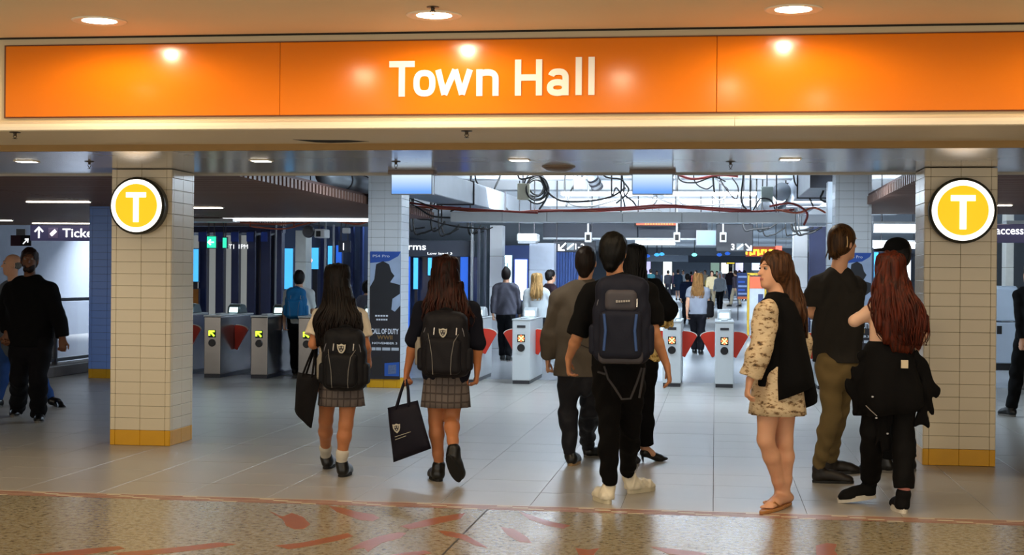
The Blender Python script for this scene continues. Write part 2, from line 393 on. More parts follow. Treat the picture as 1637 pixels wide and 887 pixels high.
def bow(cx, cz, rx, rz, a0=0, a1=360, n=28, e=2.6):
    pts = []
    for i in range(n + 1):
        a = math.radians(a0 + (a1 - a0) * i / n); c, s = math.cos(a), math.sin(a)
        pts.append((cx + rx * math.copysign(abs(c) ** (2 / e), c), cz + rz * math.copysign(abs(s) ** (2 / e), s)))
    return pts
CAPH = 58 * s_; XH = 43 * s_; SW = 10 * s_
zc = Z0 + CAPH
letter('letter_T', [[(LX(622), zc - SW / 2), (LX(664), zc - SW / 2)], [(LX(643), zc - SW), (LX(643), Z0)]], SW)
letter('letter_o', [bow(LX(680.5), Z0 + XH / 2, 13.2 * s_, XH / 2 - SW / 2)], SW)
letter('letter_w', [[(LX(703), Z0 + XH), (LX(713.5), Z0 + .01), (LX(731) - 0, Z0 + XH)][:2] + [], [(LX(713.5), Z0 + .01), (LX(731), Z0 + XH)], [(LX(731), Z0 + XH), (LX(742.5), Z0 + .01)], [(LX(742.5), Z0 + .01), (LX(755.5), Z0 + XH)]], SW * .95)
letter('letter_n', [[(LX(771), Z0 + XH), (LX(771), Z0)], [(LX(773), Z0 + XH * .70)] + [(x, z) for x, z in bow(LX(784), Z0 + XH * .60, 13.5 * s_, XH * .40 - SW / 2, 150, 0, 14)] + [(LX(797.5), Z0)]], SW)
letter('letter_H', [[(LX(834), zc), (LX(834), Z0)], [(LX(868), zc), (LX(868), Z0)], [(LX(838), Z0 + CAPH * .5), (LX(864), Z0 + CAPH * .5)]], SW)
letter('letter_a', [[(x, z) for x, z in bow(LX(899), Z0 + XH * .62, 12 * s_, XH * .38 - SW / 2, 160, 0, 14)] + [(LX(911), Z0)], bow(LX(898), Z0 + XH * .29, 12.2 * s_, XH * .29 - SW / 2 + .004, 0, 360, 24, 2.3)], SW)
letter('letter_l', [[(LX(932), Z0 + 61 * s_), (LX(932), Z0)]], SW)
letter('letter_l', [[(LX(952.5), Z0 + 61 * s_), (LX(952.5), Z0)]], SW)

# ================================================================== tiled pillars
def pillar(name, x0, x1, y0, y1, ztop, tile, label, faces='flr', yellow=True, nt=2, poster=False):
    t = empty(name, ((x0 + x1) / 2, (y0 + y1) / 2, 0), label, 'pillar', kind='structure')
    g = .004
    box('core', x0 + g, x1 - g, y0 + g, y1 - g, 0, ztop, GROUT, t)
    H0 = .135; th = .106; rows = int(math.ceil((ztop - H0) / th))
    cache = {}
    def put(nm, w, h, mt, base, ax, rot):
        key = (nm, round(w, 4), round(h, 4), mt.name)
        if key not in cache:
            me = MB().box(.001, w - .001, -.004, .006, .001, h - .001).mesh(nm, bev=.0025); me.materials.append(mt); cache[key] = me
        o = bpy.data.objects.new(nm, cache[key]); COL.objects.link(o); o.location = base; o.rotation_euler = (0, 0, rot)
        o.parent = t; o.matrix_parent_inverse = Matrix.Translation(-t.location)
        return o
    rest = MB()
    def face(f):
        Wd = (x1 - x0) if f in 'fb' else (y1 - y0)
        e = .045; inner = (Wd - 2 * e) / nt
        cols = [e] + [inner] * nt + [e]; pos = 0
        for w in cols:
            for r in range(-1, rows):
                h = H0 if r < 0 else min(th, ztop - (H0 + r * th)); z = 0 if r < 0 else H0 + r * th
                if h < .02: continue
                mt = TILEY if (r < 0 and yellow) else tile
                nm = 'base_tile' if r < 0 else 'tile'
                if f == 'f': put(nm, w, h, mt, (x0 + pos, y0, z), 0, 0)
                elif f == 'r': put(nm, w, h, mt, (x1, y0 + pos, z), 0, math.pi / 2)
                elif f == 'l': put(nm, w, h, mt, (x0, y1 - pos, z), 0, -math.pi / 2)
                else: rest.box(x1 - pos - w + .001, x1 - pos - .001, y1 - .006, y1 + .004, z + .001, z + h - .001)
            pos += w
    for f in faces: face(f)
    if 'b' not in faces:
        face('b'); tag(rest.build('tile', tile, t), kind='stuff')
    return t
pillar('pillar', -5.29, -4.74, 12.40, 12.95, 2.435, TILEC, 'cream tiled pillar with yellow base nearest the man in black sweater')
pillar('pillar', 1.70, 2.27, 12.40, 12.95, 2.435, TILEC, 'cream tiled pillar with yellow base behind the red haired woman')
pillar('pillar', -9.02, -8.47, 20.35, 20.85, 2.5, TILEB, 'blue lit tiled pillar at the end of the glass railing')
cx0, cx1, _, _ = prect(588, 400, 641, 420, 19.55)
pillar('pillar', cx0, cx1, 19.55, 20.05, 3.3, TILEW, 'white tiled column carrying the game poster beside the gates', faces='fr')
dx0, dx1, _, _ = prect(1335, 400, 1393, 420, 19.6)
pillar('pillar', dx0, dx1, 19.6, 20.1, 3.3, TILEW, 'white tiled column with a blue poster behind the man in grey shirt', faces='fl')

def t_sign(cx, cz, R, label, ypil=12.394):
    yf = ypil - .12
    t = empty('station_symbol_sign', (cx, ypil, cz), label, 'sign')
    MB().lathe((cx, yf, cz), [(R * .86, .118), (R * 1.04, .118), (R * 1.06, .02), (R * 1.0, .0), (R * .97, .004), (R * .86, .004)], axis='y', n=48).build('rim', M('dark_green_grey_rim', '3B3A30', .4, metal=.4), t, smooth=False)
    wm = M('lit_white_acrylic', 'FFFFFF', .3, var=0, emit=(1, .98, .92), estr=1.15)
    ym = M('lit_yellow_acrylic', 'E89A00', .3, var=.03, emit=(1.0, .50, .0), estr=.75)
    MB().lathe((cx, yf, cz), [(.001, .012), (R * .97, .012), (R * .97, .002), (.001, .002)], axis='y', n=48).build('ring', wm, t)
    MB().lathe((cx, yf, cz), [(.001, .002), (R * .80, .002), (R * .80, -.004), (.001, -.004)], axis='y', n=48).build('disc', ym, t)
    k = R / 43.0
    strokes('letter_T', [[(cx - 16.5 * k, cz + 17 * k), (cx + 16.5 * k, cz + 17 * k)]], 8 * k, yf - .008, .004, wm, t)
    strokes('letter_T_stem', [[(cx, cz + 14 * k), (cx, cz - 26 * k)]], 9 * k, yf - .008, .004, wm, t)
t_sign(-5.015, 2.109, .238, 'round lit yellow sign with white T on the pillar beside the man in black sweater')
t_sign(1.982, 2.080, .252, 'round lit yellow sign with white T above the red haired woman')
# ================================================================== concourse shell
def hangers(t, pts, Y):
    for (px, py) in pts:
        c = atY(px, py, Y); MB().tube([c, (c[0], c[1], 3.62)], .012, 6).build('hanger', DSTEEL, t)
cl = empty('ceiling_concourse', (0, 30, 3.6)); st(cl, 'white painted concourse ceiling with exposed beams above the cable tray', 'ceiling')
box('slab', -16, 12, 13.1, 112, 3.62, 3.75, WHITECEIL, cl)
for y in (27.2, 30.6, 34, 37.6, 42, 48):
    box('cross_beam', -6, 5, y, y + .5, 3.36, 3.62, WHITECEIL, cl, bev=.01)
for nm, a, lb in (('wall_left', (-16.2, -16, 13.1, 112), 'grey side wall of the concourse behind the ticket sign'), ('wall_right', (12, 12.2, 13.1, 112), 'grey side wall of the concourse behind the access gate sign')):
    st(box(nm, a[0], a[1], a[2], a[3], 0, 3.75, GREYWALL), lb)
for nm, a, lb in (('wall_mall_left', (-16.2, -16), 'beige side wall of the shopping hall'), ('wall_mall_right', (12, 12.2), 'beige opposite side wall of the shopping hall')):
    st(box(nm, a[0], a[1], 2.6, 13.1, 0, 3.2, TAN), lb)
wb = empty('wall_back', (0, 112, 0)); st(wb, 'far end wall of the concourse behind the crowd')
box('wall_face', -16, 12, 112, 112.3, 0, 3.75, M('far_grey_wall', '8A93A0', .6), wb)
# timber baffle ceilings
def baffles(x0, x1, y0, y1, label):
    t = empty('ceiling_timber', ((x0 + x1) / 2, y0, 2.5), label, 'ceiling', kind='structure')
    box('backing_board', x0 + .02, x1 - .02, y0, y1, 2.605, 2.64, M('brown_backing', '4A2C24', .7), t)
    me = MB().box(0, x1 - x0, 0, .085, 0, .105).mesh('baffle'); me.materials.append(WOODEND)
    y = y0
    while y < y1:
        o = bpy.data.objects.new('baffle', me); COL.objects.link(o); o.location = (x0, y, 2.5); o.parent = t; o.matrix_parent_inverse = Matrix.Translation(-t.location)
        y += .15
    return t
baffles(-8.4, -4.72, 13.15, 24.4, 'dark timber baffle ceiling over the steel gates')
baffles(-15.9, -8.42, 13.15, 28.2, 'dark timber baffle ceiling over the ticket hall')
baffles(1.95, 11.9, 13.15, 22.4, 'dark timber baffle ceiling over the wide access gates')
def linear_lamp(x0, x1, y, z, h, lab, grp=None, mt=None, th=.06):
    t = empty('linear_lamp', ((x0 + x1) / 2, y, z), lab, 'light', grp)
    box('housing', x0, x1, y, y + th, z, z + h, WHITEMET, t, bev=.004)
    if z + h < 2.5 or mt is None:
        for xx in (x0 + .15, x1 - .15): MB().tube([(xx, y + th / 2, z + h), (xx, y + th / 2, 3.62)], .006, 6).build('hanger', DSTEEL, t)
    box('lens', x0 + .02, x1 - .02, y - .003, y + th - .005, z - .006, z + h * .75, mt or LAMPC, t)
    return t
for (px0, px1, py, Y) in ((40, 145, 311, 18.9), (-40, 20, 357, 25.5), (50, 145, 350, 26.8), (300, 357, 330, 20.5), (1593, 1620, 335, 19.5)):
    a, b = atY(px0, py, Y), atY(px1, py, Y)
    linear_lamp(a[0], b[0], Y, 2.485, .012, 'thin warm light slot in the timber ceiling', 'light slots in the timber ceiling', LAMPS, .05)
a, b = atY(355, 348, 24.45), atY(592, 348, 24.45)
linear_lamp(a[0], b[0], 24.45, 2.455, .075, 'long white linear lamp under the timber ceiling beyond the steel gates')
a, b = atY(1395, 366, 24.0), atY(1475, 364, 24.0)
linear_lamp(a[0], b[0], 24, a[2] - .05, .17, 'deep white linear lamp near the red haired woman')
a, b = atY(1395, 391, 27.0), atY(1475, 391, 27.0)
linear_lamp(a[0], b[0], 27, a[2] - .06, .14, 'lower white linear lamp near the black cap')
# fixtures of the fluorescent rows
for (x, y) in FLUO:
    low = x in LOWX
    z = 2.43 if low else 2.98
    t = empty('fluorescent_fixture', (x, y, z), 'white fluorescent fixture hanging below the concourse ceiling', 'light', 'fluorescent fixtures of the concourse')
    box('housing', x - .8, x + .8, y - .19, y + .19, z, z + .06, WHITEMET, t, bev=.005)
    if not low:
        q = MB(); q.tube([(x - .6, y, z + .05), (x - .6, y, 3.62)], .006, 6); q.tube([(x + .6, y, z + .05), (x + .6, y, 3.62)], .006, 6); q.build('hanger', DSTEEL, t)
# added area lights without fixtures that brighten the white ceiling
for x in (-3.2, -1.4, .4, 2.0):
    area('added_uplight', (x, 25.4, 2.78), 1.4, .15, 120, (.85, .93, 1), (0, .75, 1))
    area('added_uplight', (x, 34.5, 2.9), 1.4, .15, 100, (.85, .93, 1), (0, .3, 1))

# ================================================================== ticket hall side (beyond the first pillar)
kb = empty('kerb', (-9.75, 18, 0), 'low stone kerb carrying the glass railing', 'kerb', kind='structure')
box('kerb_stone', -9.95, -9.55, 13.3, 20.35, 0, .16, M('kerb_stone_grey', '6F6660', .5), kb, bev=.01)
box('kerb_stone', -9.95, -9.55, 20.35, 23.0, 0, .16, MATS['kerb_stone_grey'], kb, bev=.01)
rl = empty('glass_railing', (-9.75, 20, .16), 'glass railing with dark metal posts on the stone kerb', 'railing')
ys_ = (14.2, 16.4, 18.6, 20.8, 22.6)
for y in ys_: box('post', -9.79, -9.72, y - .03, y + .03, .16, 1.10, DSTEEL, rl, bev=.004)
box('top_rail', -9.80, -9.71, 14.2, 22.63, 1.10, 1.15, DSTEEL, rl, bev=.005)
box('bottom_rail', -9.78, -9.73, 14.2, 22.6, .20, .25, DSTEEL, rl, bev=.004)
for a, b in zip(ys_[:-1], ys_[1:]): box('glass_pane', -9.761, -9.749, a + .04, b - .04, .26, 1.09, GLASS, rl)
wt = empty('wall_ticket_hall', (-16, 39, 0)); st(wt, 'white lit wall with a pale door behind the ticket sign')
LITW = M('white_wall_panel', 'E4EAEC', .5, var=.03)
x0, x1, _, _ = prect(-60, 380, 200, 520, 39)
box('wall_face', x0, x1, 39, 39.2, 0, 3.3, LITW, wt)
for px in (14, 34): pbox('wall_joint', px, 358, px + 1.6, 524, 38.98, .02, M('wall_joint_grey', '9AA0A4', .5), wt)
dr = empty('door_1', (-16, 38.9, 0)); st(dr, 'pale grey door in the white wall behind the railing', 'door')
pbox('door_leaf', 116, 406, 160, 526, 38.95, .05, M('door_pale_grey', 'CCD6D8', .4), dr, bev=.004)
pbox('door_frame', 110, 402, 116, 527, 38.93, .07, M('frame_grey_green', '7E8C8A', .4), dr)
pbox('door_frame', 110, 400, 160, 406, 38.93, .07, MATS['frame_grey_green'], dr)
area('ticket_hall_lamp', (-13.5, 35.5, 2.9), 3.0, .6, 620, (.9, .97, 1.0), (0, .6, -1))
t = empty('wall_screen', (-14, 36, 1.8), 'dark framed blue screen behind the man in black sweater', 'screen')
pbox('frame', 60, 396, 77, 462, 36, .08, BLACK, t, bev=.01)
pbox('display', 66, 401, 74, 457, 35.985, .02, M('pale_blue_display', '6C9BD0', .3, var=.3, scale=2, emit=(.25, .5, .9), estr=.6), t)
SIGNB = M('indigo_sign_face', '2E2C4E', .4, var=.05, emit=(.16, .15, .34), estr=.12)
TXT = M('lit_white_lettering', 'FFFFFF', .5, var=0, emit=(.95, .97, 1), estr=.9)
t = empty('hanging_sign', (-11, 27, 2.2), 'indigo hanging sign with an up arrow and Tickets lettering', 'sign')
x0, x1, z0, z1 = prect(48, 360, 190, 385, 27)
box('panel', x0, x1, 27, 27.12, z0, z1, SIGNB, t, bev=.01)
for xx in (x0 + .2, x1 - .2): MB().tube([(xx, 27.06, z1), (xx, 27.06, 2.62)], .012, 8).build('hanger', DSTEEL, t)
q0 = atY(62, 372, 26.99); sc = 1 / 87.5
strokes('arrow', [[(q0[0], q0[2] - .105), (q0[0], q0[2] + .105)], [(q0[0] - .085, q0[2] + .02), (q0[0], q0[2] + .105), (q0[0] + .085, q0[2] + .02)]], .03, 26.99, .008, TXT, t)
q1 = atY(85, 372, 26.99)
box('pictogram', q1[0] - .1, q1[0] + .1, 26.99, 27.0, q1[2] - .1, q1[2] + .1, M('violet_pictogram', '6F6790', .4), t)
MB().prism([(q1[0] + a, 26.985, q1[2] + b) for a, b in ((-.07, -.02), (.03, .07), (.075, .02), (-.025, -.07))], (0, .006, 0)).build('ticket_symbol', TXT, t)
q2 = atY(100, 372, 26.99)
text_obj('lettering', 'Tickets', q2[0], 26.988, q2[2], .165, TXT, t, width=.81, align='LEFT', bold=.012)
t = empty('small_wall_sign', (-12, 28, 2), 'small square black and maroon signs beside the ticket sign', 'sign')
pbox('plate', 17, 376, 33, 393, 29, .04, M('maroon_plate', '45242F', .5), t); pbox('plate', 33, 376, 49, 393, 29, .04, BLACK, t)
q = atY(41, 386, 28.99); strokes('arrow', [[(q[0] - .06, q[2] - .05), (q[0] + .04, q[2] + .05)], [(q[0] - .02, q[2] + .05), (q[0] + .05, q[2] + .055), (q[0] + .045, q[2] - .02)]], .02, 28.99, .006, TXT, t)
pbox('backplate', 26, 366, 40, 376, 29, .05, M('plate_grey', '8A8A88', .5), t)

# ================================================================== ticket gates
GREEN = M('green_arrow_led', 'C8FF20', .4, var=0, emit=(.55, 1.0, .04), estr=1.6)
XRED = M('red_led', 'FF5030', .4, var=0, emit=(1, .25, .08), estr=1.0)
XYEL = M('amber_led', 'FFD060', .4, var=0, emit=(1, .75, .25), estr=1.6)
SCR = M('reader_screen', 'E8FFFF', .3, var=0, emit=(.7, .95, 1), estr=1.6)
FANR = .42
def fan(side):
    """paddle outline in x-z: a fan with its point at the bottom, swung out from the cabinet"""
    pts = [(.0, .30), (side * .0, .66)]
    return pts
def gate(xc, y, white, right=True, left=True, label='', hidepad=False):
    t = empty('ticket_gate', (xc, y, 0), label, 'ticket gate', 'ticket gates')
    body = WHITEMET if white else STEEL  # white finish stands in for the stronger light on these gates
    w = .128; L = 1.55
    box('plinth', xc - w + .008, xc + w - .008, y + .012, y + L - .012, 0, .05, DSTEEL, t)
    box('cabinet', xc - w, xc + w, y, y + L, .05, .90, body, t, bev=.012, seg=2)
    box('top_cap', xc - w - .006, xc + w + .006, y - .006, y + L, .90, .925, M('pale_gate_cap', 'C9CCCE', .3, metal=.2), t, bev=.006)
    box('card_slot', xc - .06, xc + .06, y - .004, y + .004, .80, .835, DSTEEL if white else STEEL, t)
    box('display', xc - .055, xc + .055, y - .006, y + .004, .595, .705, BLACK, t, bev=.003)
    if white:
        for k in range(4):
            a = k * math.pi / 2 + math.pi / 4
            strokes('led_cross', [[(xc, .65), (xc + .05 * math.cos(a), .65 + .05 * math.sin(a))]], .017, y - .010, .003, XYEL, t)
            a += math.pi / 4
            strokes('led_dot', [[(xc + .028 * math.cos(a), .65 + .028 * math.sin(a)), (xc + .048 * math.cos(a), .65 + .048 * math.sin(a))]], .024, y - .010, .003, XRED, t)
    else:
        strokes('led_arrow', [[(xc - .04, .692), (xc - .04, .62)], [(xc - .048, .685), (xc + .04, .685)], [(xc - .04, .69), (xc + .035, .615)]], .026, y - .010, .003, GREEN, t)
    MB().lathe((xc, y, .515), [(.055, .004), (.055, -.008), (.045, -.014), (.001, -.014)], axis='y', n=28).build('card_reader', M('black_reader', '18191D', .3), t)
    # hood at the far end with its lit screen
    hd = MB(); hd.prism([(xc - .10, y + .95, .925), (xc - .10, y + .98, 1.035), (xc - .10, y + 1.06, 1.075), (xc - .10, y + 1.25, 1.06), (xc - .10, y + 1.36, .925)], (.20, 0, 0))
    h = hd.build('hood', body if white else M('green_grey_hood', '6A7C7C', .35, metal=.4), t, bev=.015)
    sc = MB(); sc.prism([(xc - .065, y + .948, .945), (xc + .065, y + .948, .945), (xc + .065, y + .970, 1.02), (xc - .065, y + .970, 1.02)], (0, .008, .002)); sc.build('screen', SCR, t)
    box('paper_slot', xc - .05, xc + .05, y + .25, y + .55, .925, .945, WHITEMET, t, bev=.01)
    yp = y + .62
    for s, on in ((1, right), (-1, left)):
        if not on: continue
        bx = xc + s * (w + .004)
        pts = [(bx, .40), (bx, .75)]
        for i in range(7):
            a = math.radians(90 - i * 5.2); pts.append((bx + s * (.02 + .19 * math.sin(math.radians(i * 15)) ), .765 - .0 - .075 * (1 - math.cos(math.radians(i * 15)))))
        pts.append((bx + s * .04, .385))
        if s < 0: pts = pts[::-1]
        pd = MB().prism([(p[0], yp, p[1]) for p in pts], (0, .035, 0)).build('paddle', RED, t, bev=.004)
        top = [(p[0], p[1]) for p in pts if p[1] > .66]
        if s < 0: top = top[::-1]
        strokes('paddle_edge', [top[1:]], .010, yp - .002, .039, DRED, pd)
    return t
GL = [(262, 604, 0), (339, 604, 0), (414, 605, 0), (490, 606, 0), (566, 607, 0)]
nm_ = ['beside the first cream pillar', 'first from the cream pillar', 'second from the cream pillar', 'beside the man with the blue backpack', 'near the poster column']
for k, (px, py, _) in enumerate(GL):
    x = atY(px, 560, 20.85)[0]
    gate(x, 20.85, False, right=(k in (0, 1)), left=(k in (1,)) and False, label='brushed steel ticket gate with green arrow light, ' + nm_[k])
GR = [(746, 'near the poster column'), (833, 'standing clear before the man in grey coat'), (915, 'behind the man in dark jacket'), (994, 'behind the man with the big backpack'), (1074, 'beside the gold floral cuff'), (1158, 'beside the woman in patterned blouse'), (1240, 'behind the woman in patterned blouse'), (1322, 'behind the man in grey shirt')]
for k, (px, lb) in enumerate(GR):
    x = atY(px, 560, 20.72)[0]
    gate(x, 20.72, True, label='light-whitened ticket gate with red paddles ' + lb)

# ================================================================== posters on the columns
def poster(px0, py0, px1, py1, Y, label, full=True):
    x0, x1, z0, z1 = prect(px0, py0, px1, py1, Y)
    t = empty('poster', ((x0 + x1) / 2, Y, z0), label, 'poster'); w = x1 - x0; h = z1 - z0; cx = (x0 + x1) / 2
    box('backing', x0, x1, Y, Y + .012, z0, z1, M('poster_night_blue', '0E1424', .35, var=.2, scale=4), t)
    y = Y - .002
    def fl(nm, poly, mt, k=1): MB().prism([(x0 + a * w, Y - .0012 * k, z1 - b * h) for a, b in poly], (0, .0012, 0)).build(nm, mt, t)
    fl('printed_sky', [(0, .0), (1, .0), (1, .42), (.82, .47), (0, .36)], M('poster_mist', '9FB0CC', .4, var=.3, scale=5))
    fl('printed_banner', [(0, 0), (1, 0), (.92, .035), (.62, .075), (0, .09)], M('poster_blue', '1D4FA8', .4), 2)
    fl('printed_shape', [(.20, .10), (.42, .075), (.62, .10), (.70, .16), (.80, .19), (.66, .24), (.98, .26), (.98, .33), (.74, .37), (.70, .47), (.10, .50), (.0, .44), (.0, .28), (.14, .22)], M('poster_shadow_form', '1B1E26', .5, var=.3, scale=9), 3)
    q = z1 - .035 * h
    text_obj('lettering', 'PS4 Pro', x0 + .36 * w, Y - .005, q, .035, TXT_P, t, width=.55 * w)
    if full:
        for a, b, c in ((.18, .62, .497), (.22, .60, .527)):
            for k in range(5): fl('printed_word', [(a + (b - a) * k / 5, c), (a + (b - a) * (k + .75) / 5, c), (a + (b - a) * (k + .75) / 5, c + .013), (a + (b - a) * k / 5, c + .013)], TXT_P, 4)
        text_obj('lettering', 'CALL OF DUTY', cx, Y - .005, z1 - .625 * h, .068, TXT_P, t, width=.90 * w, bold=.03)
        text_obj('lettering', 'WWII', cx, Y - .005, z1 - .672 * h, .052, M('poster_bronze', '8A6A3E', .5), t, width=.5 * w, bold=.03)
        text_obj('lettering', 'NOVEMBER 3', cx, Y - .005, z1 - .718 * h, .027, TXT_P, t, width=.82 * w, bold=.02)
        for a, b in ((.08, .20), (.22, .38), (.42, .68), (.72, .96)): fl('printed_bar', [(a, .752), (b, .752), (b, .775), (a, .775)], M('poster_pale', 'B9C0CC', .5), 3)
        fl('printed_console', [(.10, .83), (.42, .82), (.42, .97), (.10, .97)], M('poster_black_box', '16181F', .4), 3)
        fl('printed_box', [(.50, .875), (.98, .865), (.98, .975), (.50, .975)], M('poster_box_blue', '2058B0', .4), 3)
        fl('printed_box_art', [(.62, .89), (.88, .885), (.88, .955), (.62, .96)], M('poster_box_art', '5E6E92', .5, var=.6, scale=40), 4)
TXT_P = M('poster_white_print', 'DDE3EE', .5, var=0)
poster(591, 402, 640, 606, 19.53, 'tall dark game poster lettered November 3 on the white column')
poster(1352, 404, 1393, 590, 19.58, 'dark game poster with blue banner behind the man in grey shirt', full=True)
# ================================================================== screens below the soffit
for (px, lb) in ((658, 'above the schoolgirls'), (1043, 'above the man with the big backpack')):
    t = empty('departure_screen', (atZ(px, 272, 2.44)[0], 12.66, 2.44), 'glowing pale blue screen hanging from the polished soffit ' + lb, 'screen')
    x0, x1, z0, z1 = prect(px - 33, 278, px + 33, 311, 12.66)
    box('mount_plate', x0 - .02, x1 + .02, 12.62, 12.78, 2.405, 2.44, M('brown_grey_mount', '7C6A60', .4), t, bev=.003)
    box('housing', x0, x1, 12.66, 12.74, z0, 2.405, M('screen_housing', '9AA7B8', .3), t, bev=.004)
    m = MATS.get('screen_glow')
    if m is None:
        m = M('screen_glow', '203048', .3, var=0, emit=(.4, .65, 1), estr=.72); nt = m.node_tree; N = nt.nodes
        tc = N.new('ShaderNodeTexCoord'); sx = N.new('ShaderNodeSeparateXYZ'); nt.links.new(tc.outputs['Generated'], sx.inputs[0])
        rp = N.new('ShaderNodeValToRGB'); nt.links.new(sx.outputs['Z'], rp.inputs[0]); el = rp.color_ramp.elements
        el[0].color = (.14, .38, .95, 1); el[1].color = (.75, .92, 1, 1); el[0].position = .1
        nt.links.new(rp.outputs[0], N['Principled BSDF'].inputs['Emission Color'])
    box('display', x0 + .008, x1 - .008, 12.654, 12.661, z0 + .008, 2.40, m, t)

# ================================================================== cable tray, ducts, cables
t = empty('cable_tray', (-1.3, 24, 2.4), 'long white cable tray spanning the concourse above the gates', 'cable tray')
x0, x1, z0, z1 = prect(720, 339, 1272, 355, 24)
edges = [720, 803, 874, 995, 1090, 1180, 1272]
for a, b in zip(edges[:-1], edges[1:]):
    xa, xb = atY(a, 347, 24)[0], atY(b, 347, 24)[0]
    box('tray_section', xa + .003, xb - .003, 24, 24.45, z0, z1, WHITEMET, t, bev=.006)
for xx in (x0 + .3, (x0 + x1) / 2, x1 - .3): MB().tube([(xx, 24.2, z1), (xx, 24.2, 3.62)], .012, 8).build('hanger', DSTEEL, t)
def duct_box(px0, py0, Y0, px1, py1, Y1, hw, hh, label, mt=GALV):
    a, b = atY(px0, py0, Y0), atY(px1, py1, Y1)
    t = empty('air_duct', a, label, 'duct')
    n = 4
    for i in range(n):
        p, q = a + (b - a) * i / n, a + (b - a) * (i + 1) / n
        d = (q - p) / np.linalg.norm(q - p); s = np.cross(d, [0, 0, 1.]); s /= np.linalg.norm(s); u = np.cross(s, d)
        q = q - d * .02
        MB().add([p + s * hw + u * hh, p - s * hw + u * hh, p - s * hw - u * hh, p + s * hw - u * hh, q + s * hw + u * hh, q - s * hw + u * hh, q - s * hw - u * hh, q + s * hw - u * hh],
                 [(0, 1, 2, 3), (7, 6, 5, 4), (0, 4, 5, 1), (1, 5, 6, 2), (2, 6, 7, 3), (3, 7, 4, 0)]).build('duct_section', mt, t, bev=.01)
        MB().add([c + v for c in (p - d * .01,) for v in (s * (hw + .02) + u * (hh + .02), -s * (hw + .02) + u * (hh + .02), -s * (hw + .02) - u * (hh + .02), s * (hw + .02) - u * (hh + .02))] + [p + d * .03 + v for v in (s * (hw + .02) + u * (hh + .02), -s * (hw + .02) + u * (hh + .02), -s * (hw + .02) - u * (hh + .02), s * (hw + .02) - u * (hh + .02))],
                 [(0, 1, 2, 3), (7, 6, 5, 4), (0, 4, 5, 1), (1, 5, 6, 2), (2, 6, 7, 3), (3, 7, 4, 0)]).build('flange', DSTEEL, t)
    return t
duct_box(660, 290, 21, 860, 345, 33, .30, .18, 'grey rectangular air duct slanting down to the cable tray')
duct_box(1330, 275, 21, 1255, 335, 33, .28, .20, 'grey rectangular air duct over the white column behind the man in grey shirt')
def duct_round(pts, r, label):
    P = [atY(*p) for p in pts]
    t = empty('round_duct', P[0], label, 'duct')
    MB().tube(P, r, 20).build('pipe', GALV, t, smooth=True)
    for p, q in zip(P[:-1], P[1:]):
        for f in (.25, .6, .95):
            c = p + (q - p) * f; d = (q - p) / np.linalg.norm(q - p); MB().tube([c - d * .02, c + d * .02], r + .015, 20).build('joint_ring', DSTEEL, t)
duct_round([(520, 280, 18), (615, 306, 22.5)], .13, 'silver round duct above the timber ceiling edge')
duct_round([(1250, 306, 25), (1222, 336, 32)], .15, 'broad silver round duct right of the cable loops'.replace('right of', 'beyond'))
duct_round([(945, 280, 27), (955, 300, 27.2)], .10, 'short upright beige pipe stub hanging from the ceiling')
CBLK = M('black_cable', '141517', .5, var=.2); CRED = M('red_cable', '8E2A22', .45, var=.2); CORG = M('orange_cable', 'B5573A', .5, var=.2)
def cable(pts, r, mt, label, grp, sag=0, sub=6):
    P = [atY(*p) for p in pts]; path = []
    if mt is CBLK: P = [np.array([P[0][0], P[0][1], 3.615])] + P
    for i in range(len(P) - 1):                       # Catmull-Rom
        p0, p1, p2, p3 = P[max(i - 1, 0)], P[i], P[i + 1], P[min(i + 2, len(P) - 1)]
        for k in range(sub):
            u = k / sub
            path.append(.5 * ((2 * p1) + (p2 - p0) * u + (2 * p0 - 5 * p1 + 4 * p2 - p3) * u * u + (3 * p1 - p0 - 3 * p2 + p3) * u ** 3))
    path.append(P[-1])
    if mt is not CBLK and P[0][1] >= 24.45: path = [np.array([path[0][0], path[0][1], 3.615])] + path
    o = MB().tube(path, r, 6).build('cable', mt, None, smooth=True); tag(o, label, 'cable', grp); return o
G1 = 'black cables looping above the cable tray'
LB1 = 'thin black cable looping in the open ceiling above the cable tray'
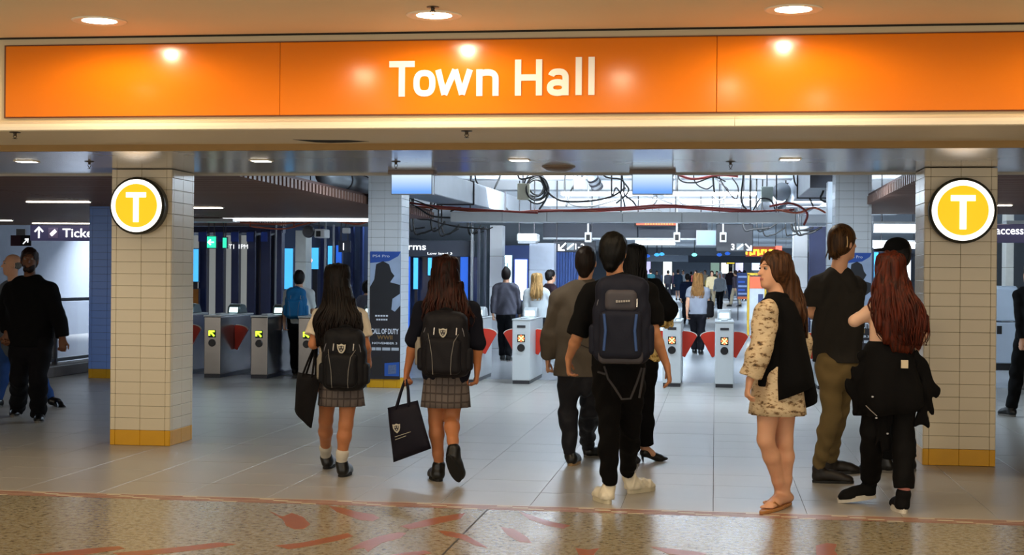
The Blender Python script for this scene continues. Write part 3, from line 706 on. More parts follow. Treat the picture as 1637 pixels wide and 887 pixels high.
for c in [
    [(700, 278, 26), (705, 300, 26), (690, 335, 26)], [(760, 285, 25), (768, 305, 25), (743, 326, 25), (720, 338, 25)], [(800, 280, 27), (790, 310, 27), (812, 336, 27)],
    [(830, 285, 25), (862, 282, 25), (875, 310, 25), (862, 335, 25)], [(866, 290, 25), (890, 318, 25), (930, 322, 25), (975, 315, 25), (1000, 300, 25)],
    [(905, 318, 26), (940, 330, 26), (990, 318, 26), (1030, 312, 26), (1075, 325, 26)], [(965, 280, 24.5), (995, 288, 24.5), (998, 310, 24.5), (1012, 322, 24.5), (1020, 335, 24.5)],
    [(995, 285, 25), (1005, 305, 25), (985, 325, 25)], [(978, 312, 25), (985, 300, 25), (996, 318, 25), (1000, 336, 25)], [(1085, 285, 25), (1110, 292, 25), (1140, 283, 25), (1160, 290, 25)],
    [(1110, 288, 25), (1128, 302, 25), (1140, 296, 25)], [(1140, 283, 25), (1142, 308, 25)], [(1145, 285, 26), (1165, 305, 26), (1152, 320, 26), (1138, 312, 26)], [(1150, 283, 25), (1175, 318, 25), (1180, 300, 25), (1170, 284, 25)],
    [(1085, 320, 26), (1120, 328, 26), (1170, 326, 26), (1200, 330, 26)], [(1188, 283, 25), (1185, 320, 25), (1195, 336, 25)], [(1200, 335, 25), (1215, 318, 25), (1232, 320, 25), (1240, 337, 25)],
    [(1270, 290, 24), (1290, 310, 24), (1300, 330, 24)], [(1318, 295, 22), (1312, 318, 22), (1330, 325, 22)], [(1332, 290, 22), (1328, 312, 22), (1338, 322, 22)],
    [(560, 290, 23), (600, 300, 23), (650, 315, 23), (700, 335, 23)], [(640, 318, 23), (665, 330, 23), (690, 345, 23), (720, 348, 23)], [(660, 340, 26), (690, 352, 26), (730, 362, 26), (780, 366, 26)],
    [(930, 285, 26), (915, 300, 26), (905, 330, 26)], [(1040, 285, 27), (1050, 320, 27), (1030, 335, 27)]]:
    cable(c, RNG.uniform(.010, .018), CBLK, LB1, G1)
LB3, G3 = 'dark cable drooping below the cable tray', 'dark cables drooping below the cable tray'
for k in range(16):
    px = RNG.uniform(655, 780) if k < 8 else RNG.uniform(1185, 1300); Yc = RNG.uniform(26.5, 29); w = RNG.uniform(15, 45); y0 = RNG.uniform(356, 368)
    cable([(px, y0, Yc), (px + w * .4, y0 + RNG.uniform(4, 14), Yc), (px + w, y0 + RNG.uniform(-4, 8), Yc)], RNG.uniform(.010, .02), CBLK, LB3, G3)
G2 = 'red cables lying along the cable tray'; LB2 = 'red brown cable lying loosely along the cable tray'
for c in [[(640, 322, 24), (700, 330, 24), (780, 336, 24), (860, 340, 24)], [(660, 330, 24.2), (720, 334, 24.2), (800, 340, 24.2), (880, 336, 24.2), (960, 338, 24.2)],
          [(860, 338, 24), (940, 335, 24), (1000, 332, 24), (1060, 328, 24), (1130, 332, 24), (1200, 336, 24)], [(900, 340, 24.2), (1000, 335, 24.2), (1080, 331, 24.2), (1180, 338, 24.2), (1270, 335, 24.2)],
          [(1085, 280, 25), (1110, 286, 25), (1150, 280, 25), (1180, 282, 25)], [(1230, 330, 24), (1265, 325, 24), (1290, 340, 24), (1285, 360, 24)], [(1240, 335, 24), (1275, 340, 24), (1300, 332, 24), (1320, 340, 24)],
          [(560, 345, 25.0), (500, 352, 25.0), (440, 358, 25.0), (360, 354, 25.0)], [(470, 362, 25), (520, 352, 25), (570, 358, 25), (590, 352, 25)], [(400, 362, 25.2), (450, 366, 25.2), (480, 360, 25.2)]]:
    cable(c, RNG.uniform(.013, .024), CRED if RNG.random() < .6 else CORG, LB2, G2)
# coil of black cable
t = empty('cable_coil', atY(857, 300, 25), 'coil of black cable hanging beside the beige junction box', 'cable coil'); 
for k in range(7):
    c = atY(857 + RNG.uniform(-3, 3), 299 + RNG.uniform(-4, 6), 25 + k * .03); r = .17 + RNG.uniform(-.03, .04)
    MB().tube([c + np.array([r * math.cos(a), .02 * math.sin(3 * a), r * 1.1 * math.sin(a)]) for a in np.linspace(0, 2 * math.pi, 25)], .014, 6, cap=False).build('cable_turn', CBLK, t, smooth=True)
t = empty('junction_box', atY(836, 303, 25), 'beige junction box hanging above the cable tray', 'junction box')
pbox('box', 827, 293, 846, 319, 25, .18, M('beige_box', 'B8B49C', .5), t, bev=.01); hangers(t, ((836, 294),), 25.09)
t = empty('junction_box', atY(1228, 312, 25), 'grey green equipment box hanging beside the broad round duct', 'junction box')
pbox('box', 1217, 298, 1236, 322, 25, .2, M('grey_green_box', '97A39E', .5), t, bev=.01); hangers(t, ((1226, 298),), 25.09)
t = empty('floodlight', atY(927, 292, 26), 'pale floodlight hanging below the white ceiling', 'light')
hangers(t, ((923, 282),), 26.08); pbox('housing', 917, 281, 930, 302, 26, .16, WHITEMET, t, bev=.01); pbox('lens', 918, 284, 935, 301, 25.96, .05, LAMPC, t, bev=.01)

# ================================================================== columns, partitions and signs beyond the gates
def col(px0, px1, py0, Y, label, mt=TILEW, d=.4):
    a, b = atY(px0, 400, Y)[0], atY(px1, 400, Y)[0]
    t = empty('column', ((a + b) / 2, Y, 0), label, 'column', kind='structure')
    ztop = min(3.6, atY(px0, py0, Y)[2]); n = int(ztop / .55)
    for k in range(n):
        box('cladding_panel', a, b, Y, Y + d, k * ztop / n + .003, (k + 1) * ztop / n - .003, mt, t, bev=.006)
    box('core', a + .01, b - .01, Y + .01, Y + d - .01, 0, ztop, GROUT, t)
col(472, 489, 368, 26.5, 'slim white column beside the blue backpack', M('bright_white_clad', 'E8ECE6', .4))
col(783, 803, 360, 31, 'pale clad column beside the letters GI screen')
col(846, 886, 388, 30, 'broad pale column behind the blonde woman', M('pale_blue_clad', 'B8C4D6', .4))
col(1268, 1291, 362, 33, 'pale clad column behind the brown haired woman')
col(1322, 1334, 290, 20.3, 'narrow white service column beside the poster column', d=.2)
# navy glass partition left of the blue backpack
t = empty('glass_partition', atY(380, 560, 28.2), 'navy framed glass partition behind the steel ticket gates', 'partition', kind='structure')
Y = 28.2
PANEB = M('lit_room_pane', '8A9190', .2, var=.15, scale=1.5, emit=(.36, .38, .37), estr=.35)  # faint glow stands in for a lit room behind the glass
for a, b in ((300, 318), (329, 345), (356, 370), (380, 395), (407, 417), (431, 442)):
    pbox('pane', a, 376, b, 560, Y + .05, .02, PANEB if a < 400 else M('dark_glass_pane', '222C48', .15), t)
for a, b in ((317, 330), (344, 357), (369, 381), (394, 408), (416, 432), (441, 450)):
    pbox('mullion', a, 368, b, 574, Y - .1, .2, NAVY, t, bev=.01)
pbox('header', 300, 362, 452, 372, Y - .08, .2, NAVY, t)
BLUEG = M('blue_lit_panel', '2060E0', .3, var=.2, scale=2, emit=(.03, .14, .65), estr=.55)
CYAN = M('cyan_lit_panel', '40B0FF', .3, var=.3, scale=2, emit=(.08, .5, 1), estr=.75)
for a, b in ((317, 330), (344, 357), (369, 381), (394, 405), (417, 427)):
    pbox('blue_cap', a, 371, b, 386, Y - .12, .03, M('blue_cap_panel', '2444A0', .4), t)
def panel(nm, px0, py0, px1, py1, Y, mt, label, cat='screen', frame=None, grp=None, th=.06, hang=False):
    t = empty(nm, atY((px0 + px1) / 2, py1, Y), label, cat, grp)
    pbox('frame', px0 - 1.2, py0 - 1.2, px1 + 1.2, py1 + 1.2, Y, th, frame or NAVY, t, bev=.004)
    pbox('display', px0, py0, px1, py1, Y - .008, .02, mt, t)
    zb = atY((px0 + px1) / 2, py1, Y)[2]; zf = float(np.interp(Y, [56, 76], [0, .37])); xm = (atY(px0, py1, Y)[0] + atY(px1, py1, Y)[0]) / 2; ww = abs(atY(px1, py1, Y)[0] - atY(px0, py1, Y)[0]) * .3
    if not hang: box('stand', xm - ww, xm + ww, Y + .02, Y + .05, zf, zb, DSTEEL, t)
    if hang:
        for f in (.2, .8):
            c_ = atY(px0 + (px1 - px0) * f, py0, Y + th / 2); MB().tube([c_, (c_[0], c_[1], 3.62)], .008, 6).build('hanger', DSTEEL, t)
    return t
panel('advert_screen', 305, 398, 317, 450, 27.9, CYAN, 'cyan advertising screen beside the first cream pillar')
panel('advert_screen', 305, 462, 317, 490, 27.75, M('orange_panel', 'B06A18', .4, var=.3, scale=4), 'orange panel low beside the first cream pillar')
panel('advert_screen', 454, 397, 468, 462, 29, CYAN, 'tall cyan screen beside the slim white column')
panel('advert_screen', 497, 396, 509, 430, 31, CYAN, 'small cyan screen past the slim white column')
panel('advert_screen', 524, 393, 532, 432, 31, CYAN, 'narrow cyan screen above the schoolgirl in white blouse')
panel('advert_screen', 537, 392, 546, 424, 31.5, BLUEG, 'narrow deep blue screen above the schoolgirl in white blouse')
panel('exit_sign', 331, 378, 345, 396, 26.5, M('green_exit', '18C890', .3, var=0, emit=(.03, .75, .42), estr=.9), 'green exit sign with white arrow over the partition', 'sign', hang=True)
q = atY(337, 387, 26.48); strokes('arrow_mark', [[(q[0] - .05, q[2]), (q[0] + .06, q[2])], [(q[0], q[2] + .05), (q[0] - .05, q[2]), (q[0], q[2] - .05)]], .025, 26.47, .01, TXT, [o for o in COL.objects if o.name.startswith('exit_sign')][-1])
panel('exit_sign', 356, 380, 362, 396, 26.5, MATS['green_exit'], 'half hidden green exit sign beside the green arrow sign', 'sign', hang=True)
t = empty('wall_lettering', atY(380, 394, 27.9), 'small white lettering on the navy partition', 'lettering'); q = atY(366, 394, 27.95); text_obj('letters', 'OT1', q[0], 27.95, q[2], .085, TXT, t); q = atY(389, 394, 27.95); text_obj('letters', '1PM', q[0], 27.95, q[2], .085, TXT, t)
t = empty('platform_number', atY(549, 394, 27.9), 'white numeral 1 hanging beside the white column', 'sign')
hangers(t, ((545, 385), (556, 385)), 27.97); pbox('panel', 541, 385, 560, 403, 27.95, .05, DARKPANEL, t); q = atY(549, 394, 27.93); text_obj('numeral', '1', q[0], 27.93, q[2], .14, TXT, t)
# grey-blue rear partitions
t = st(pbox('wall_mid_left', 440, 362, 600, 580, 33, .2, M('slate_blue_wall', '4A5876', .4, var=.2, scale=.8)), 'slate blue wall behind the blue screens')
for k, px in enumerate((446, 512, 536, 560, 575)):
    tag(pbox('wall_mullion', px, 362, px + 4, 575, 32.8, .15, NAVY), 'thin navy mullion on the slate blue wall', 'mullion', 'mullions of the slate blue wall')
# platforms board
t = empty('platform_board', atY(710, 560, 29), 'dark grey board lettered Platforms behind the dark haired schoolgirl', 'sign')
pbox('board', 600, 384, 757, 410, 28.9, .12, DARKPANEL, t, bev=.01)
q = atY(662, 394, 28.88); text_obj('lettering', 'Platforms', q[0] - .22, 28.88, q[2], .13, TXT, t, width=.92, bold=.01)
q = atY(703, 405, 28.88); text_obj('lettering', 'Low level 3', q[0], 28.88, q[2], .045, TXT, t, width=.5)
sw = st(pbox('wall_shopfront', 600, 410, 762, 585, 29.2, .15, M('dusk_blue_glass', '2C3B63', .15, var=.3, scale=1.2)), 'dusk blue shopfront glass under the Platforms board')
for a, b, lo, hi, m_ in ((661, 668, 412, 462, CYAN), (684, 690, 412, 440, CYAN), (648, 655, 405, 560, BLUEG), (736, 748, 405, 480, BLUEG)):
    panel('advert_screen', a, lo, b, hi, 29.0, m_, 'narrow glowing blue strip screen under the Platforms board', grp='blue strip screens under the Platforms board')
for px in (752, 763, 773):
    tag(pbox('steel_mullion', px, 362, px + 3, 580, 28.7, .1, GALV if px == 752 else DARKPANEL), 'upright metal mullion beside the Platforms board', 'mullion', 'mullions beside the Platforms board')
tag(pbox('wall_mid', 757, 358, 786, 580, 32, .2, M('grey_green_glass', '556068', .2, var=.2)), 'grey glass wall panel beside the pale clad column', 'wall', kind='structure')
# rear screens
t = panel('advert_screen', 803, 408, 818, 480, 35, M('pale_cyan_display', 'D6F4FF', .3, var=.1, emit=(.6, .92, 1), estr=1.0), 'pale lit screen lettered GI beside the pale column')
q = atY(806, 425, 34.95); text_obj('letters', 'GI', q[0], 34.95, q[2], .14, NAVY, t)
panel('advert_screen', 823, 415, 842, 480, 35, M('white_display', 'F4FCFF', .3, var=.1, scale=3, emit=(.85, .98, 1), estr=1.2), 'white lit screen in a blue frame beside the broad pale column', frame=M('royal_blue_frame', '1A3CA8', .3, emit=(.02, .06, .4), estr=.4))
st(pbox('wall_far_left', 786, 392, 850, 590, 36, .2, M('deep_blue_wall', '26365E', .4)), 'deep blue wall around the lit screens')
t = empty('air_conditioner', atY(842, 389, 28), 'white box unit hanging above the broad pale column', 'air conditioner'); pbox('casing', 826, 373, 858, 386, 28, .5, WHITEMET, t, bev=.02); pbox('air_outlet', 828, 386, 856, 389, 28.02, .4, M('outlet_grey', '8C949C', .5), t); hangers(t, ((830, 373), (854, 373)), 28.2)
# bulkheads with wayfinding
t = empty('bulkhead', atY(1000, 382, 32), 'wide dark grey bulkhead hanging across the concourse', 'bulkhead', kind='structure')
for a, b in ((868, 945), (945, 1020), (1020, 1086), (1086, 1132)): pbox('bulkhead_panel', a, 357, b - .6, 381, 32, .3, DARKPANEL, t, bev=.01)
pbox('bottom_trim', 868, 380, 1132, 383, 31.97, .3, GALV, t)
t = empty('hanging_sign', atY(915, 393, 30.5), 'dark sign with arrow, escalator symbol and 1-2', 'sign')
hangers(t, ((890, 385), (946, 385)), 30.56); pbox('panel', 884, 385, 952, 403, 30.5, .12, M('sign_charcoal', '2A2F3A', .5), t, bev=.01)
q = atY(899, 394, 30.48); d = .075
strokes('arrow', [[(q[0] + d, q[2] + d), (q[0] - d, q[2] - d)], [(q[0] - d, q[2] + d * .6), (q[0] - d, q[2] - d), (q[0] + d * .6, q[2] - d)]], .03, 30.47, .008, TXT, t)
q = atY(912, 394, 30.48); box('pictogram', q[0] - .075, q[0] + .075, 30.47, 30.48, q[2] - .075, q[2] + .075, M('pictogram_grey', '7E8A90', .4), t)
strokes('escalator_symbol', [[(q[0] - .07, q[2] - .06), (q[0] + .07, q[2] + .06)]], .03, 30.46, .006, TXT, t)
q = atY(927, 394, 30.48); text_obj('lettering', '1-2', q[0], 30.465, q[2], .12, TXT, t, bold=.015)
t = empty('hanging_sign', atY(1175, 393, 30.5), 'dark sign with 3, escalator symbol and arrow', 'sign')
hangers(t, ((1150, 358), (1200, 358)), 30.56); pbox('panel', 1145, 358, 1204, 402, 30.5, .15, MATS['sign_charcoal'], t, bev=.01)
q = atY(1171.5, 394.5, 30.48); text_obj('lettering', '3', q[0], 30.465, q[2], .12, TXT, t, bold=.02)
q = atY(1183, 394.5, 30.48); box('pictogram', q[0] - .07, q[0] + .07, 30.47, 30.48, q[2] - .07, q[2] + .07, MATS['pictogram_grey'], t)
strokes('escalator_symbol', [[(q[0] - .06, q[2] - .05), (q[0] + .06, q[2] + .05)]], .03, 30.46, .006, TXT, t)
q = atY(1196, 394.5, 30.48); d = .06
strokes('arrow', [[(q[0] - d, q[2] + d), (q[0] + d, q[2] - d)], [(q[0] - d * .5, q[2] - d), (q[0] + d, q[2] - d), (q[0] + d, q[2] + d * .5)]], .028, 30.47, .008, TXT, t)
door = empty('door_2', atY(906, 500, 38)); st(door, 'blue corrugated roller door under the 1-2 sign', 'door')
for k in range(9): pbox('slat', 886 + k * 4.4, 402, 886 + k * 4.4 + 3.9, 540, 38, .08 + .02 * (k % 2), M('corrugated_blue', '2E4A86', .4), door, bev=.01)
LED = M('orange_led_text', 'FF8030', .4, var=.4, scale=9, emit=(1, .3, .05), estr=1.0)
t = empty('led_sign', atY(1050, 356, 31), 'orange lit scrolling sign above the bulkhead', 'sign')
hangers(t, ((1020, 351), (1080, 351)), 31.05); pbox('case', 1014, 351, 1086, 362, 31, .1, BLACK, t); pbox('display', 1017, 353, 1082, 360, 30.98, .03, M('led_dark_orange', 'B03010', .4, emit=(.8, .15, .02), estr=.5), t)
q = atY(1055, 356.5, 30.95); 
for k in range(11): strokes('glowing_letter', [[(q[0] - .3 + k * .056, q[2] - .03), (q[0] - .3 + k * .056, q[2] + .03 - .02 * (k % 3 == 1))]], .03, 30.95, .01, LED, t)
t = empty('neon_sign', atY(1216, 403, 45), 'glowing yellow shop lettering behind the brown haired woman', 'sign')
hangers(t, ((1198, 394), (1240, 394)), 45.05); pbox('backing', 1192, 394, 1247, 410, 45, .1, M('dim_orange', '9A4010', .5), t); q = atY(1216, 403, 44.95); NEO = M('neon_yellow', 'FFD000', .4, var=0, emit=(1, .62, .02), estr=2.2)
for k in range(8): strokes('glowing_letter', [[(q[0] - .42 + k * .115, q[2] - .07 - .03 * (k % 2)), (q[0] - .42 + k * .115, q[2] + .08)], [(q[0] - .42 + k * .115, q[2] + .06 * (-1) ** k), (q[0] - .35 + k * .115, q[2] + .06 * (-1) ** k)]], .05, 44.95, .03, NEO, t)
pbox('red_end', 1240, 393, 1250, 412, 44.9, .1, M('neon_red', 'E05040', .4, emit=(1, .2, .12), estr=.8), t)
a, b = atY(1015, 387, 38), atY(1080, 387, 38); linear_lamp(a[0], b[0], 38, a[2] - .06, .14, 'bright white bar lamp under the bulkhead')
for px in (940, 1082, 1156):
    t = empty('camera_box', atY(px, 378, 29.8), 'white framed square camera box hanging from the bulkhead', 'camera', 'camera boxes on the bulkhead')
    pbox('housing', px - 5.5, 371, px + 5.5, 387, 29.8, .18, WHITEMET, t, bev=.01); pbox('lens', px - 3, 375, px + 3, 384, 29.79, .02, BLACK, t); c_ = atY(px, 372, 29.87); MB().tube([c_, (c_[0], c_[1], 3.62)], .02, 6).build('bracket', WHITEMET, t)
t = panel('monitor', 1114, 369, 1144, 391, 31.5, M('pale_monitor', '8FB6E0', .3, emit=(.35, .6, 1), estr=.5), 'pale blue monitor between the bulkhead and the sign with 3', frame=WHITEMET, hang=True)
# speakers and cameras near the slate wall
t = empty('security_camera', atY(515, 372, 25), 'white security camera with round ring beside it under the timber ceiling', 'camera')
c = atY(493, 370, 25); MB().lathe((c[0], 25, c[2]), [(.05, -.02), (.095, -.03), (.11, 0), (.11, .04), (.05, .05)], axis='y', n=24).build('ring', DSTEEL, t)
pbox('body', 502, 366, 519, 380, 25, .35, WHITEMET, t, bev=.015); pbox('lens', 505, 369, 512, 378, 24.98, .03, BLACK, t, bev=.005); hangers(t, ((510, 366),), 25.12)
t = empty('security_camera', atY(552, 368, 25), 'small tilted white spotlight under the timber ceiling', 'camera')
hangers(t, ((553, 364),), 25.02); pbox('head', 547, 364, 558, 373, 24.95, .12, WHITEMET, t, bev=.012)
t = empty('signal_light', atY(494, 416, 27), 'small glowing red white signal lamp', 'light'); c = atY(494, 416, 27)
MB().lathe((c[0], 27, c[2]), [(.001, -.03), (.04, -.025), (.05, 0), (.05, .05), (.001, .05)], axis='y', n=16).build('lens', M('red_signal', 'FF8070', .3, var=0, emit=(1, .4, .3), estr=2), t); MB().tube([(c[0], 27.05, c[2]), (c[0], 27.05, 3.62)], .01, 6).build('pole', DSTEEL, t)
# thin vertical poles
for px, Y in ((441, 27.0), (520, 26.0), (533, 27.5)):
    c = atY(px, 400, Y); tag(MB().tube([(c[0], Y, 0), (c[0], Y, 2.5)], .022, 8).build('support_pole', GALV), 'slim metal pole standing beyond the steel gates', 'pole', 'slim poles beyond the steel gates')

# ================================================================== far end of the concourse
t = empty('bulkhead', atY(1100, 415, 60), 'far dark ceiling bulkhead over the crowd', 'bulkhead', kind='structure')
pbox('bulkhead_panel', 985, 396, 1270, 408, 60, .4, M('far_bulkhead', '5A6472', .5), t); pbox('bulkhead_panel', 1005, 408, 1100, 418, 70, .4, MATS['far_bulkhead'], t); pbox('bulkhead_panel', 1100, 408, 1250, 420, 75, .4, DARKPANEL, t)
WINL = M('lit_shopfront', 'F2F6F4', .4, var=.15, scale=.6, emit=(.9, 1, .95), estr=.8)
for k, (a, b, lo, hi, Yw, mt, lb) in enumerate([
    (1024, 1040, 414, 445, 95, M('violet_shopfront', 'C8C0E8', .4, emit=(.7, .65, 1), estr=.55), 'violet tinted lit shopfront at the far end'),
    (1060, 1074, 416, 462, 98, WINL, 'white lit shopfront behind the distant walkers'),
    (1136, 1150, 420, 438, 98, M('green_shopfront', '8FA89A', .4, emit=(.3, .45, .35), estr=.4), 'green grey shopfront window far behind the crowd'),
    (1153, 1172, 417, 437, 92, M('cream_shopfront', 'F6F4E4', .4, emit=(1, .98, .85), estr=.9), 'cream lit shopfront far behind the man in black'),
    (1176, 1188, 413, 434, 90, MATS['violet_shopfront'], 'violet striped panel beside the cream lit shopfront'),
    (1202, 1216, 410, 432, 80, M('pale_blue_shopfront', 'B8C4DC', .4, emit=(.5, .58, .8), estr=.5), 'pale blue panel beside the brown haired woman'),
    (1162, 1174, 416, 421, 88, MATS['neon_yellow'], 'small yellow lit sign far behind the crowd')]):
    panel('shopfront', a, lo, b, hi, Yw, mt, lb, 'shopfront', frame=DSTEEL)
for px, py, mt in ((1050, 407, CYAN), (1058, 406, CYAN), (1110, 407, M('teal_lamp', '40C0B0', .3, var=0, emit=(.2, .9, .8), estr=1.5)), (1035, 409, BLUEG), (1150, 407, BLUEG), (1163, 405, BLUEG)):
    c = atY(px, py, 58); t = empty('hanging_lamp', c, 'small coloured lamp glowing under the far bulkhead', 'light', 'coloured lamps under the far bulkhead')
    MB().lathe(tuple(c), [(.001, -.07), (.08, -.05), (.11, 0), (.06, .05), (.001, .07)], n=14).build('globe', mt, t, smooth=True); MB().tube([c, (c[0], c[1], 3.6)], .015, 6).build('cord', BLACK, t)
# directory boards
t = empty('directory_board', atZ(1186, 482), 'dark blue directory board with pale lines in the concourse', 'board')
Yb = 55
pbox('board', 1178, 436, 1196, 478, Yb, .1, M('directory_blue', '2A3A66', .4), t, bev=.01)
for k, py in enumerate((441, 449, 456, 462, 468)): pbox('printed_line', 1180, py, 1194 - (k % 2) * 3, py + 3, Yb - .01, .012, (M('pale_blue_print', '8FA2CC', .4), M('blue_print', '3A60C0', .4))[k % 2], t)
pbox('printed_line', 1179, 474, 1195, 478, Yb - .01, .012, M('orange_print', 'D06A40', .4), t)
for px in (1179, 1194): pbox('leg', px, 478, px + 1.5, 512, Yb + .02, .05, DSTEEL, t)
t = empty('advertising_stand', atZ(1205, 540), 'yellow framed stand with an orange and white poster near the gates', 'stand'); Yb = 37
pbox('poster_face', 1198, 448, 1222, 512, Yb, .03, M('poster_white_paper', 'D4DCE4', .4), t)
pbox('poster_head', 1198, 442, 1222, 461, Yb - .01, .03, M('poster_orange', 'D8603A', .4), t)
for a, b in ((1194.5, 1198), (1222, 1225)): pbox('frame_post', a, 438, b, 538, Yb - .02, .07, M('yellow_frame', 'C8A020', .4), t, bev=.005)
pbox('frame_bar', 1194.5, 436, 1225, 440, Yb - .02, .07, MATS['yellow_frame'], t); pbox('poster_mark', 1212, 470, 1220, 484, Yb - .015, .03, NAVY, t)

# ================================================================== wide gate side (beyond the second pillar)
t = empty('hanging_sign', atY(1640, 372, 19.5), 'indigo hanging sign lettered access gates past the second pillar', 'sign')
x0, x1, z0, z1 = prect(1560, 358, 1730, 388, 19.5); box('panel', x0, x1, 19.5, 19.62, z0, z1, SIGNB, t, bev=.01)
for xx in (x0 + .2, x1 - .2): MB().tube([(xx, 19.56, z1), (xx, 19.56, 2.6)], .012, 8).build('hanger', DSTEEL, t)
q = atY(1592, 368, 19.48); text_obj('lettering', 'access gates', q[0], 19.48, q[2], .10, TXT, t, width=.66, align='LEFT', bold=.012)
t = empty('ticket_machine', atZ(1610, 588), 'white ticket machine standing past the second pillar', 'ticket machine')
x0, x1, z0, z1 = prect(1588, 457, 1629, 585, 26); WM = M('pale_machine', 'B9C6D4', .35, var=.05)
box('plinth', x0 + .04, x1 - .02, 26.03, 26.7, 0, .12, BLACK, t); box('cabinet', x0, x1, 26, 26.75, .12, .82, WM, t, bev=.015)
MB().prism([(x0, 26.0, .84), (x0, 26.08, z1 - .05), (x0, 26.2, z1), (x0, 26.75, z1), (x0, 26.75, .84)], (x1 - x0, 0, 0)).build('upper_cabinet', WM, t, bev=.02)
box('coin_slot', x0 + .06, x0 + .14, 25.99, 26.01, .62, .76, BLACK, t)
col(1608, 1621, 330, 30, 'slim bright column behind the white ticket machine', M('bright_white_clad', 'E8ECE6', .4))
t = empty('litter_bin', atZ(1640, 622), 'grey metal litter bin near the edge past the second pillar', 'bin'); c = atZ(1646, 622)
MB().lathe((c[0], c[1], 0), [(.17, 0), (.18, .02), (.19, .62), (.175, .66), (.14, .66), (.13, .5), (.001, .5)], n=28).build('drum', STEEL, t, smooth=False); MB().lathe((c[0], c[1], .645), [(.16, 0), (.197, 0), (.197, .03), (.16, .03)], n=28).build('rim', DSTEEL, t)
st(pbox('wall_shop_right', 1393, 398, 1480, 580, 31, .2, M('shop_dark_wall', '2E3A4C', .4, var=.3, scale=2)), 'dark shop wall behind the black cap')
for k, (a, b, lo, hi, mt) in enumerate(((1397, 1404, 403, 470, CYAN), (1408, 1416, 405, 450, WINL), (1424, 1432, 402, 440, MATS['green_shopfront']), (1446, 1456, 404, 450, WINL))):
    panel('shelf_light', a, lo, b, hi, 30.8, mt, 'upright lit shelf panel on the dark shop wall', 'shelf light', grp='lit shelf panels on the dark shop wall')
st(pbox('wall_far_right', 1590, 388, 1720, 580, 33, .2, M('shop_grey_wall', '49525A', .4, var=.2)), 'dark grey wall behind the white ticket machine')
st(pbox('wall_column_side', 1293, 362, 1320, 600, 34, .2, NAVY), 'navy wall strip beside the pale clad column')
# ================================================================== figure modelling: smooth implicit shapes meshed by surface nets
def nrm(v):
    v = np.asarray(v, float); return v / (np.linalg.norm(v) + 1e-12)
Z = np.array([0, 0, 1.0])
def cone(a, b, ra, rb, k=.02, n=None, s=1.0, flat=False, sub=False):
    return ('c', np.asarray(a, float), np.asarray(b, float), ra, rb, k, None if n is None else nrm(n), s, flat, sub)
def ell(c, r, ax=None, k=.02, sub=False):
    return ('e', np.asarray(c, float), np.asarray(r, float), np.eye(3) if ax is None else np.array(ax), k, sub)
def rbox(c, hs, ax=None, r=.03, k=.01, sub=False):
    return ('b', np.asarray(c, float), np.asarray(hs, float), np.eye(3) if ax is None else np.array(ax), r, k, sub)
def _bb(p):
    if p[0] == 'c':
        r = max(p[3], p[4]); return np.minimum(p[1], p[2]) - r, np.maximum(p[1], p[2]) + r
    r = np.abs(p[3].T) @ p[2] + (p[4] if p[0] == 'b' else 0)
    return p[1] - r, p[1] + r
